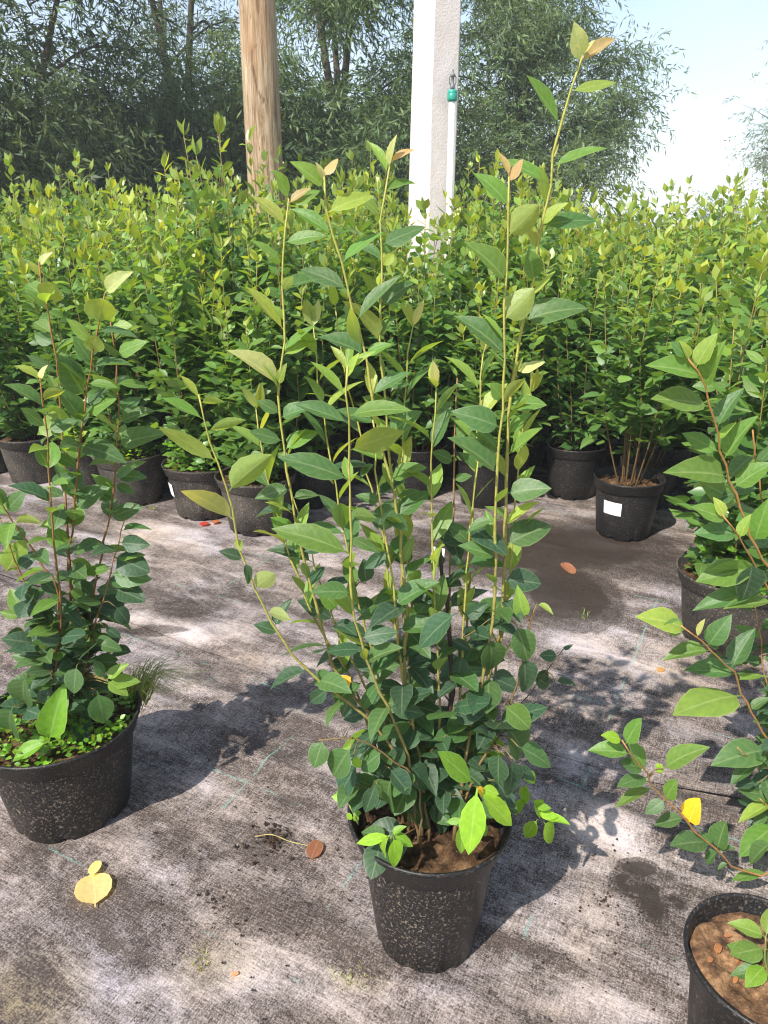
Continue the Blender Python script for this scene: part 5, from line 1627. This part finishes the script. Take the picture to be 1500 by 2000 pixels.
fallen('tiny pinkish fallen leaf on the open fabric below the brown one', 450, 1903, 466, 1900, .6, (0.50, 0.27, 0.17), z=.010)
fallen('small tan fallen leaf on the pale silt by the orange-stemmed shrub', 1284, 1312, 1296, 1304, .6, (0.42, 0.29, 0.13), z=.010)

pth = catmull([G(498, 1634, .014), G(530, 1630, .020), G(565, 1643, .014), G(602, 1652, .012)], 14)
o = stem_obj(None, np.zeros(3), pth, .0014, .0008, (0.42, 0.36, 0.14), (0.36, 0.27, 0.10), 'dry_stalk')
tag(o, 'thin dry yellow stalk on the fabric next to the curled brown leaf', 'stalk')

def crumbs(label, px, py, rad, n, seed, size=.0035):
    rs = np.random.default_rng(seed)
    c = G(px, py, .010)
    V, Fc = [], []
    for k in range(n):
        a, r = rs.uniform(0, 6.28), rad * abs(rs.normal(0, .5))
        s = size * rs.uniform(.4, 1.5)
        b = np.array((r * math.cos(a), r * math.sin(a) * 1.2, s * .4))
        o = len(V)
        for d in ((1, 0, 0), (-1, 0, 0), (0, 1, 0), (0, -1, 0), (0, 0, 1), (0, 0, -1)):
            V.append(b + np.array(d) * s * rs.uniform(.5, 1.2))
        Fc += [(o + i, o + j, o + k2) for i, j, k2 in ((0, 2, 4), (2, 1, 4), (1, 3, 4), (3, 0, 4), (2, 0, 5), (1, 2, 5), (3, 1, 5), (0, 3, 5))]
    o = link('soil_crumbs', mesh_py('soil_crumbs', V, Fc, False), None, M_CRUMB)
    o.location = tuple(c)
    return tag(o, label, 'soil', None, 'stuff')


crumbs('loose dark soil crumbs around the dry stalk', 530, 1642, .05, 90, 1)
crumbs('loose dark soil crumbs on the damp patch', 1110, 1150, .14, 160, 2, .004)
crumbs('loose soil crumbs scattered over the open fabric', 420, 1760, .35, 160, 3, .0022)
crumbs('loose soil crumbs scattered beside the tall shrub pot', 1180, 1760, .25, 120, 4, .0022)

# white plant tag standing behind the tall shrub
tg = P(855, 1078, 1.9)
V = [(-.018, 0, -.014), (.018, 0, -.02), (.02, .002, .008), (-.016, .002, .016), (-.018, .0012, -.014), (.018, .0012, -.02), (.02, .0032, .008), (-.016, .0032, .016)]
Fc = [(0, 1, 2, 3), (7, 6, 5, 4), (0, 4, 5, 1), (1, 5, 6, 2), (2, 6, 7, 3), (3, 7, 4, 0)]
z0 = float(tg[2])
tr_ = empty('plant_tag', (tg[0], tg[1], 0.0))
tag(tr_, 'small white plant tag on a thin stake behind the tall shrub', 'tag')
card = link('card', mesh_py('card', V, Fc, False), tr_, M_PAPER)
card.location = (0, 0, z0)
link('stake', mesh_py('stake', *tube_geo([(0, .0045, 0), (0, .0045, z0 + .005)], [.0014, .0014], 6)), tr_, M_GREY)
print('objects', len(bpy.data.objects))

# ================================================================== summer haze
V = [(x, y, z) for x in (-60, 60) for y in (-3, 60) for z in (-1.0, 9.0)]
Fc = [(0, 1, 3, 2), (4, 6, 7, 5), (0, 4, 5, 1), (2, 3, 7, 6), (0, 2, 6, 4), (1, 5, 7, 3)]
mh = bpy.data.materials.new('haze')
mh.use_nodes = True
mh.node_tree.nodes.remove(mh.node_tree.nodes['Principled BSDF'])
pv = mh.node_tree.nodes.new('ShaderNodeVolumePrincipled')
pv.inputs['Color'].default_value = (0.90, 0.96, 1.0, 1)
pv.inputs['Density'].default_value = HAZE
mh.node_tree.links.new(pv.outputs[0], mh.node_tree.nodes['Material Output'].inputs['Volume'])
hz = link('haze', mesh_py('haze', V, Fc, False), None, mh)
tag(hz, 'thin pale summer haze in the air', 'haze', None, 'stuff')
